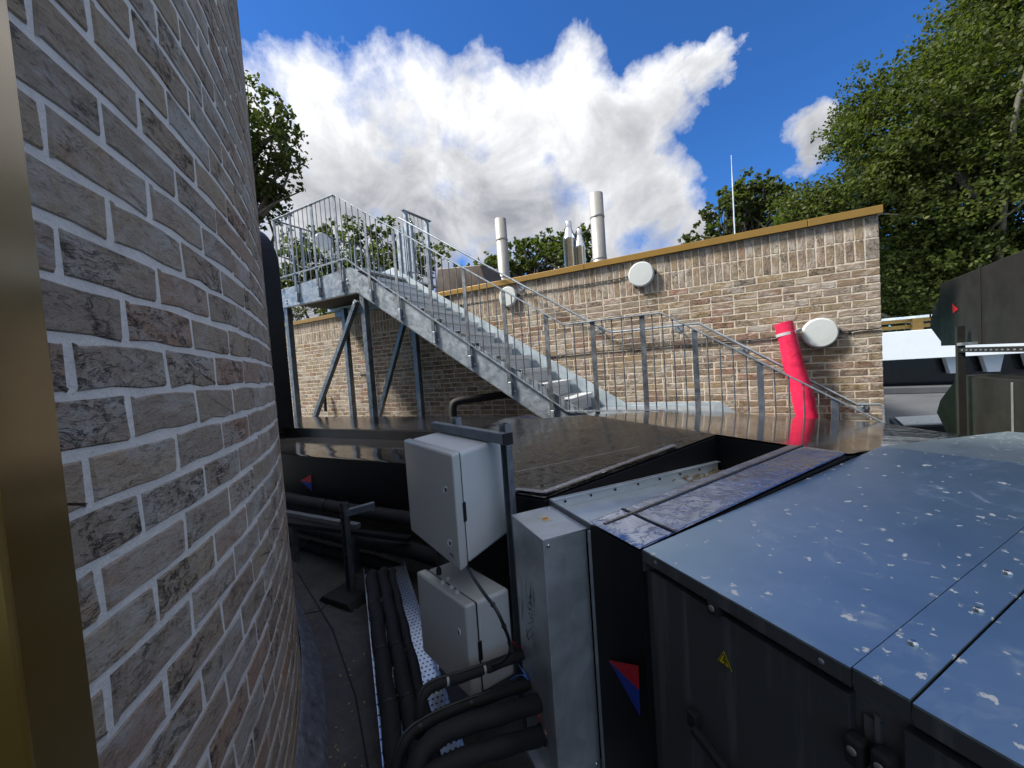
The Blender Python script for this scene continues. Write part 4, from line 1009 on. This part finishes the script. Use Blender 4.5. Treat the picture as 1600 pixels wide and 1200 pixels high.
# rails under the lower duct
rl = thing('strut_rails', 'pair of long slotted steel rails under the left black ducts', 'steel rails', (-3.4, 1.9, FLOOR))
MB().bar(onZ(440, 800, -1.0), onZ(560, 822, -1.0), .041, .030).build('rail', M['frame_grey'], rl); MB().bar(onZ(440, 816, -1.1), onZ(640, 842, -1.1), .05, .03).build('rail', M['satin'], rl)
for k in (.1, .6): 
    q = onZ(440, 812, -1.1) * (1 - k) + onZ(640, 838, -1.1) * k; MB().box(q[0] - .02, q[0] + .02, q[1] - .02, q[1] + .02, FLOOR, -1.12).build('rail_foot', M['galv_dark'], rl)
for i, (x0, x1, y, z, r, lb) in enumerate([(-4.6, -1.75, 1.98, -1.02, .05, 'upper black lagged pipe running in the shade under the left ducts'), (-4.6, -1.62, 1.90, -1.20, .055, 'middle black lagged pipe running in the shade under the left ducts'), (-4.6, -2.1, 1.93, -1.37, .045, 'lowest black lagged pipe near the roof floor under the left ducts')]):
    P = [(x0 + (x1 - x0) * k / 10, y + .01 * math.sin(k * 1.7), z + .006 * math.sin(k * 2.3)) for k in range(11)] + [(x1 + .10, y - .05, z - .01), (x1 + .14, y - .16, z - .03)]
    t = thing('ground_pipe', lb, 'pipe', P[0], 'lagged pipes under the left ducts'); MB().tube(P, [r * (1 + .03 * math.sin(k * 1.9)) for k in range(13)], 14).build('insulation', M['rubber'], t)
    for k in (3, 6, 8): MB().tube([P[k], (P[k][0] + .012, P[k][1], P[k][2])], r * 1.1, 12).build('tape_joint', M['cable'], t)
# vertical duct beside the tower
vd = thing('duct', 'tall black vertical duct with a curved elbow top squeezed beside the brick tower', 'duct', (-4.6, 2.7, FLOOR), 'black air ducts')
xr = -4.90; arc = []
for k in range(13):
    a = math.radians(k * 90 / 12); arc.append((xr - .62 + .62 * math.cos(a), 1.48 + .62 * math.sin(a)))
poly = [(xr - .75, -.70), (xr, -.70)] + arc + [(xr - 1.6, 2.10), (xr - 1.6, 1.35), (xr - .75, 1.35)]
MB().prism([(x, 2.55, z) for x, z in poly], (0, .45, 0)).build('duct_body', M['black'], vd)
MB().box(xr - .80, xr + .03, 2.5, 2.852, -.655, -.60).build('flange', M['black'], vd, bevel=.003)
# black pipe elbow on the wall under the stairs
Q = smooth([(-3.35, 4.35, -.75), (-3.35, 4.35, -.50), (-3.30, 4.40, -.42), (-3.05, 4.62, -.40), (-2.80, 4.85, -.38), (-2.75, 4.98, -.36)], 4)
t = thing('pipe_elbow', 'black lagged pipe elbow leaving the wall in the shade under the stairs', 'pipe', Q[0]); MB().tube(Q, .055, 14).build('insulation', M['rubber'], t)
MB().lathe((-2.75, 4.995, -.36), (0, -1, 0), [(.1, 0), (.09, .03), (.07, .05)], 18).build('wall_collar', M['rubber'], t)
t = thing('short_pipe', 'small black pipe stub on the wall behind the leftmost stair leg', 'pipe', (-6.7, 4.9, -.5)); MB().tube([(-6.95, 4.93, -.2), (-6.93, 4.9, -.6)], .03, 10).build('insulation', M['rubber'], t)

# ------------------------------------------------------------------ right hand ducts and far roof
eX = 2.0
t = thing('duct', 'upper black duct at the right edge with a slanted cowl end and lifting handle', 'duct', (2.6, 4.5, -.08), 'black air ducts')
MB().hexa([(eX, 2.2, -.085), (3.3, 2.2, -.085), (3.3, 5.60, -.085), (eX, 5.60, -.085), (eX, 2.2, .70), (3.3, 2.2, .70), (3.3, 5.60, .545), (eX, 5.60, .545)]).build('duct_body', M['satin'], t, bevel=.004)
MB().prism([(eX + .02, 5.60, .50), (eX + .02, 5.60, -.08), (eX + .02, 5.88, .12), (eX + .02, 5.86, .22)], (1.2, 0, 0)).build('cowl', M['black'], t, bevel=.003)
h = onX(1461, 489, eX - .0)
MB().tube([(eX + .01, 5.70, .30), (eX - .03, 5.72, .30), (eX - .03, 5.72, .22), (eX + .01, 5.70, .22)], .008, 6).build('handle', M['cable'], t)
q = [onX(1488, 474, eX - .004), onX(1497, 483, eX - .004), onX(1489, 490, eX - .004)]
MB().prism(q, (-.001, 0, 0)).build('sticker', M['red'], t, fix=True)  # red triangle laid on to stand for a dull reflection
for y in (3.0, 4.0, 4.9): MB().box(eX - .006, eX, y - .012, y + .012, -.08, .60).build('foil_seam', M['satin'], t, bevel=.002, seg=1)
t = thing('duct', 'lower black duct at the right edge under the raised one, with a slanted cowl end', 'duct', (2.6, 4.5, FLOOR), 'black air ducts')
MB().box(eX, 3.4, 2.6, 5.35, FLOOR + .15, -.375).build('duct_body', M['satin'], t, bevel=.004)
MB().prism([(eX + .02, 5.355, -.40), (eX + .02, 5.355, -1.2), (eX + .02, 5.78, -.80), (eX + .02, 5.70, -.66)], (1.2, 0, 0)).build('cowl', M['black'], t, bevel=.003)
for y in (3.3, 4.0, 4.5): MB().box(eX - .006, eX, y - .012, y + .012, FLOOR + .15, -.39).build('foil_seam', M['frame_grey'], t, bevel=.002, seg=1)
p0 = onX(1500, 520, 1.93)
t = thing('goalpost_stand', 'dark slotted steel goalpost frame holding the upper right duct', 'support frame', (1.93, p0[1], FLOOR))
MB().box(1.905, 1.955, p0[1] - .02, p0[1] + .02, FLOOR, .09).build('post', M['satin'], t)
MB().bar((1.93, p0[1] - .02, -.125), (2.0, 2.4, -.125), .041, .041).build('crossbar', M['satin'], t)
m = MB()
for k in range(34): m.box(1.906, 1.909, p0[1] - .1 - k * .07, p0[1] - .075 - k * .07, -.130, -.120)
stuff(m.build('slots', M['galv'], t))
MB().box(1.90, 2.05, p0[1] - .10, p0[1] - .02, -.085, -.06).build('angle_bracket', M['galv'], t)
# roof hatch just right of the wall corner
a, b, c, d = onZ(1398, 652, -1.12), onZ(1470, 648, -1.12), onZ(1478, 661, -1.12), onZ(1412, 664, -1.12)
t = thing('roof_light', 'low white roof light in a black kerb right of the wall corner', 'roof light', (c[0], c[1], FLOOR))
ctr = (a + b + c + d) / 4
def grow(p, s_): return ctr + (p - ctr) * s_
topped([grow(p, 1.22) - np.array([0, 0, .02]) for p in (a, b, c, d)], -(FLOOR + 1.14), 'kerb', M['black'], t, .004)
topped([grow(p, 1.0) + np.array([0, 0, .004]) for p in (a, b, c, d)], .02, 'glazing', M['glass_white'], t, .002)
# far pavilion
FYY = 14.4
def fz(px, py): return onY(px, py, FYY)[2]
t = thing('roof_pavilion', 'low far roof building with white fascia and dark glazing right of the brick wall', 'building', (8, FYY + 3, FLOOR))
MB().box(3.0, 15, FYY, FYY + .3, fz(1430, 561), fz(1430, 516)).build('fascia', M['fascia_white'], t, bevel=.01)
MB().box(3.0, 15, FYY + .3, FYY + 7, fz(1430, 561), fz(1430, 520)).build('roof', M['fascia_white'], t)
MB().box(2.8, 15, FYY + .6, FYY + .64, FLOOR, fz(1430, 561)).build('glazing', M['void'], t)
for px in (1493, 1552, 1620):
    q = onY(px, 570, FYY + .3); MB().hexa([(q[0] - .10, FYY + .3, -.98), (q[0] + .12, FYY + .3, -.98), (q[0] + .12, FYY + .5, -.98), (q[0] - .10, FYY + .5, -.98), (q[0] - .20, FYY + .3, -.5), (q[0] + .20, FYY + .3, -.5), (q[0] + .20, FYY + .5, -.5), (q[0] - .20, FYY + .5, -.5)]).build('column', M['fascia_white'], t)
MB().box(3.0, 15, FYY - .6, FYY + .0, fz(1430, 612) + .02, fz(1430, 604) + .02).build('step', M['membrane_grey'], t)
for zz in (fz(1430, 496), fz(1430, 507)): MB().box(3.0, 15, FYY + 2.0, FYY + 2.1, zz - .05, zz + .06).build('beam', M['coping'], t)
for px in (1433, 1500, 1560): q = onY(px, 500, FYY + 1.9); MB().box(q[0] - .12, q[0] + .12, FYY + 1.85, FYY + 1.98, fz(1430, 520), fz(1430, 490)).build('beam_post', M['coping'], t)
MB().box(2.6, 15, FYY + 1.7, FYY + 2.3, fz(1430, 493), fz(1430, 489)).build('capping', M['galv_pale'], t)

# ------------------------------------------------------------------ trees
def fastmesh(name, V, nper, mat, parent):
    off = np.array(OFF[parent.name]); V = V.reshape(-1, 3) - off; nv = len(V); nf = nv // nper
    me = bpy.data.meshes.new(name); me.vertices.add(nv); me.vertices.foreach_set('co', V.astype(np.float32).ravel())
    me.loops.add(nv); me.loops.foreach_set('vertex_index', np.arange(nv, dtype=np.int32))
    me.polygons.add(nf); me.polygons.foreach_set('loop_start', np.arange(0, nv, nper, dtype=np.int32)); me.polygons.foreach_set('loop_total', np.full(nf, nper, dtype=np.int32))
    me.update(calc_edges=True); me.materials.append(mat)
    o = bpy.data.objects.new(name, me); COL.objects.link(o); o.parent = parent; OFF[o.name] = tuple(off); return o
def leaves(centres, radii, n_per, size, flat=.6):
    out = []
    for c, r in zip(centres, radii):
        n = max(8, int(n_per * (r ** 2)))
        d = rng.normal(size=(n, 3)); d /= np.linalg.norm(d, axis=1)[:, None]; rad = r * rng.uniform(.25, 1.05, n) ** .6
        P = c + d * rad[:, None] * np.array([1, 1, flat])
        # sub-twig clustering
        k = max(2, n // 9); tw_ = P[rng.integers(0, k, n)] + rng.normal(size=(n, 3)) * r * .11
        out.append(tw_)
    P = np.concatenate(out); n = len(P)
    nrm = rng.normal(size=(n, 3)) * .8 + np.array([0, 0, .7]); nrm /= np.linalg.norm(nrm, axis=1)[:, None]
    a = np.cross(nrm, rng.normal(size=(n, 3))); a /= np.linalg.norm(a, axis=1)[:, None]; b = np.cross(nrm, a)
    s = size * rng.uniform(.6, 1.3, n)[:, None]
    V = np.stack([P - a * s, P - a * s * .25 - b * s * .62 + nrm * s * .12, P + a * s * .35 - b * s * .5, P + a * s, P + a * s * .35 + b * s * .5, P - a * s * .25 + b * s * .62 + nrm * s * .12], axis=1)
    return V
def tree(name, label, blobs, base, trunk_r, leafm, barkm, n_per, size, nclump, cr, limbs=None, group='trees round the roof'):
    """blobs: list of (centre xyz, radius xyz) world ellipsoids making up the crown"""
    t = thing(name, label, 'tree', base, group)
    cs = []; rs = []; vol = np.array([b_[1][0] * b_[1][1] * b_[1][2] for b_ in blobs]) ** .67; vol /= vol.sum()
    for c, r in blobs:
        pass
    idx = rng.choice(len(blobs), nclump, p=vol)
    for i in idx:
        c, r = blobs[i]; d = rng.normal(size=3); d /= np.linalg.norm(d); q = rng.uniform(.35, 1.0) ** .5
        cs.append(np.array(c) + d * np.array(r) * q); rs.append(cr * rng.uniform(.55, 1.25))
    fastmesh('crown', leaves(cs, rs, n_per, size), 6, leafm, t)
    top = np.mean([np.array(b_[0]) for b_ in blobs], axis=0)
    m = MB(); base = np.array(base, float); P = [base + (top - base) * k + np.array([math.sin(k * 5) * .25, math.cos(k * 4) * .2, 0]) for k in np.linspace(0, 1, 9)]
    m.tube(P, [trunk_r * (1 - .72 * k) for k in np.linspace(0, 1, 9)], 10)
    for c in cs[::max(1, len(cs) // 46)]:
        s_ = P[rng.integers(3, 8)]; mid = (s_ + c) / 2 + rng.normal(size=3) * .12 * np.linalg.norm(c - s_) + np.array([0, 0, .25])
        m.tube(smooth([s_, mid, c], 4), [trunk_r * .32 * (1 - .85 * k / 8) for k in range(9)], 5)
    m.build('trunk', barkm, t)
    if limbs:
        for l_ in limbs:
            Q = smooth(l_[0], 5); MB().tube(Q, [l_[1] * (1 - .75 * k / len(Q)) for k in range(len(Q))], 8).build('limb', barkm, t)
    return t
def at(px, py, D): d = ray(px, py); return d * (D / 600.)     # point at depth D metres
def blob(px, py, rp, D, ry=None, dz=0): return (at(px, py, D), (rp * D / 600., rp * D / 600. * .9, (ry or rp) * D / 600.))
# big plane tree on the right
D = 16
bl = [blob(1560, 120, 110, D), blob(1440, 190, 110, D - .5), blob(1375, 215, 75, D - 1), blob(1500, 300, 130, D - 1), blob(1340, 300, 85, D - .5, 60), blob(1280, 325, 75, D + 1, 45), blob(1430, 400, 90, D), blob(1560, 380, 110, D - 2), blob(1640, 60, 150, D), blob(1700, 300, 160, D), blob(1530, 30, 50, D), blob(1460, 470, 90, D + 2)]
limb = [at(1540, 330, D - 1.6), at(1500, 280, D - 1.7), at(1470, 235, D - 1.8), at(1440, 205, D - 1.5), at(1428, 180, D - 1.3)]
limb2 = [at(1470, 232, D - 1.8), at(1450, 225, D - 1.9), at(1432, 233, D - 2)]; limb3 = [at(1530, 370, D - 1.2), at(1470, 345, D - 1.6), at(1400, 335, D - 1.6), at(1340, 335, D - 1.2)]
b0 = at(1570, 640, D); b0[2] = -6.2
tree('plane_tree', 'big plane tree filling the upper right with a pale limb showing through', bl, b0, .42, M['leaf_plane'], M['bark_pale'], 330, .072, 700, 1.0, [(limb, .14), (limb2, .06), (limb3, .045)])
bl = [blob(1140, 335, 38, 22), blob(1175, 310, 34, 22), blob(1100, 365, 34, 22, 22), blob(1200, 340, 40, 22)]
b0 = at(1160, 640, 22); b0[2] = -6.2
tree('oak_tree', 'darker small crowned tree just above the coping left of the big plane tree', bl, b0, .28, M['leaf_oak'], M['bark'], 110, .13, 85, .8)
D = 9.5
bl = [blob(385, 190, 60, D, 70), blob(425, 215, 38, D, 45), blob(400, 270, 60, D, 45), blob(450, 280, 30, D, 30), blob(400, 320, 40, D, 40), blob(330, 250, 80, D, 90), blob(448, 195, 18, D, 12)]
b0 = at(340, 640, D + .5); b0[2] = 1.1
tree('oak_tree', 'dark leafy tree reaching out from behind the tower above the stair landing', bl, b0, .2, M['leaf_oak'], M['bark'], 420, .055, 150, .42)
D = 15
bl = [blob(500, 400, 60, D, 55), blob(560, 400, 60, D, 60), blob(610, 385, 50, D, 40), blob(650, 395, 40, D, 45), blob(450, 420, 60, D, 40), blob(560, 450, 90, D, 40)]
b0 = at(560, 640, D); b0[2] = -6.2
tree('oak_tree', 'round crowned tree seen through the railings of the high landing', bl, b0, .25, M['leaf_oak'], M['bark'], 200, .085, 150, .6)
D = 20
bl = [blob(780, 420, 32, D, 24), blob(835, 395, 36, D, 30), blob(860, 380, 24, D, 22), blob(905, 385, 30, D, 24), blob(870, 410, 60, D, 25), blob(740, 430, 35, D, 22)]
b0 = at(850, 640, D); b0[2] = -6.2
tree('oak_tree', 'low dark tree behind the shiny flues and the left flue', bl, b0, .25, M['leaf_mid'], M['bark'], 150, .11, 110, .7)
bl = [blob(1400, 440, 80, 26, 60), blob(1480, 420, 90, 26, 70), blob(1570, 430, 100, 26, 70), blob(1350, 430, 60, 26, 50), blob(1440, 500, 90, 26, 40)]
b0 = at(1460, 640, 26); b0[2] = -6.2
tree('plane_tree', 'shaded tree in the background below the big plane tree, behind the far pavilion', bl, b0, .35, M['leaf_oak'], M['bark'], 60, .2, 150, 1.3)

D = 11
bl = [blob(440, 492, 26, D, 9), blob(480, 490, 30, D, 9), blob(520, 486, 26, D, 9), blob(400, 495, 30, D, 9)]
b0 = at(470, 505, D); b0[2] = 1.1
tree('low_shrub', 'low green shrubs on the upper roof seen in the gap under the stair landing', bl, b0, .03, M['leaf_mid'], M['bark'], 2500, .03, 60, .16, None, None)
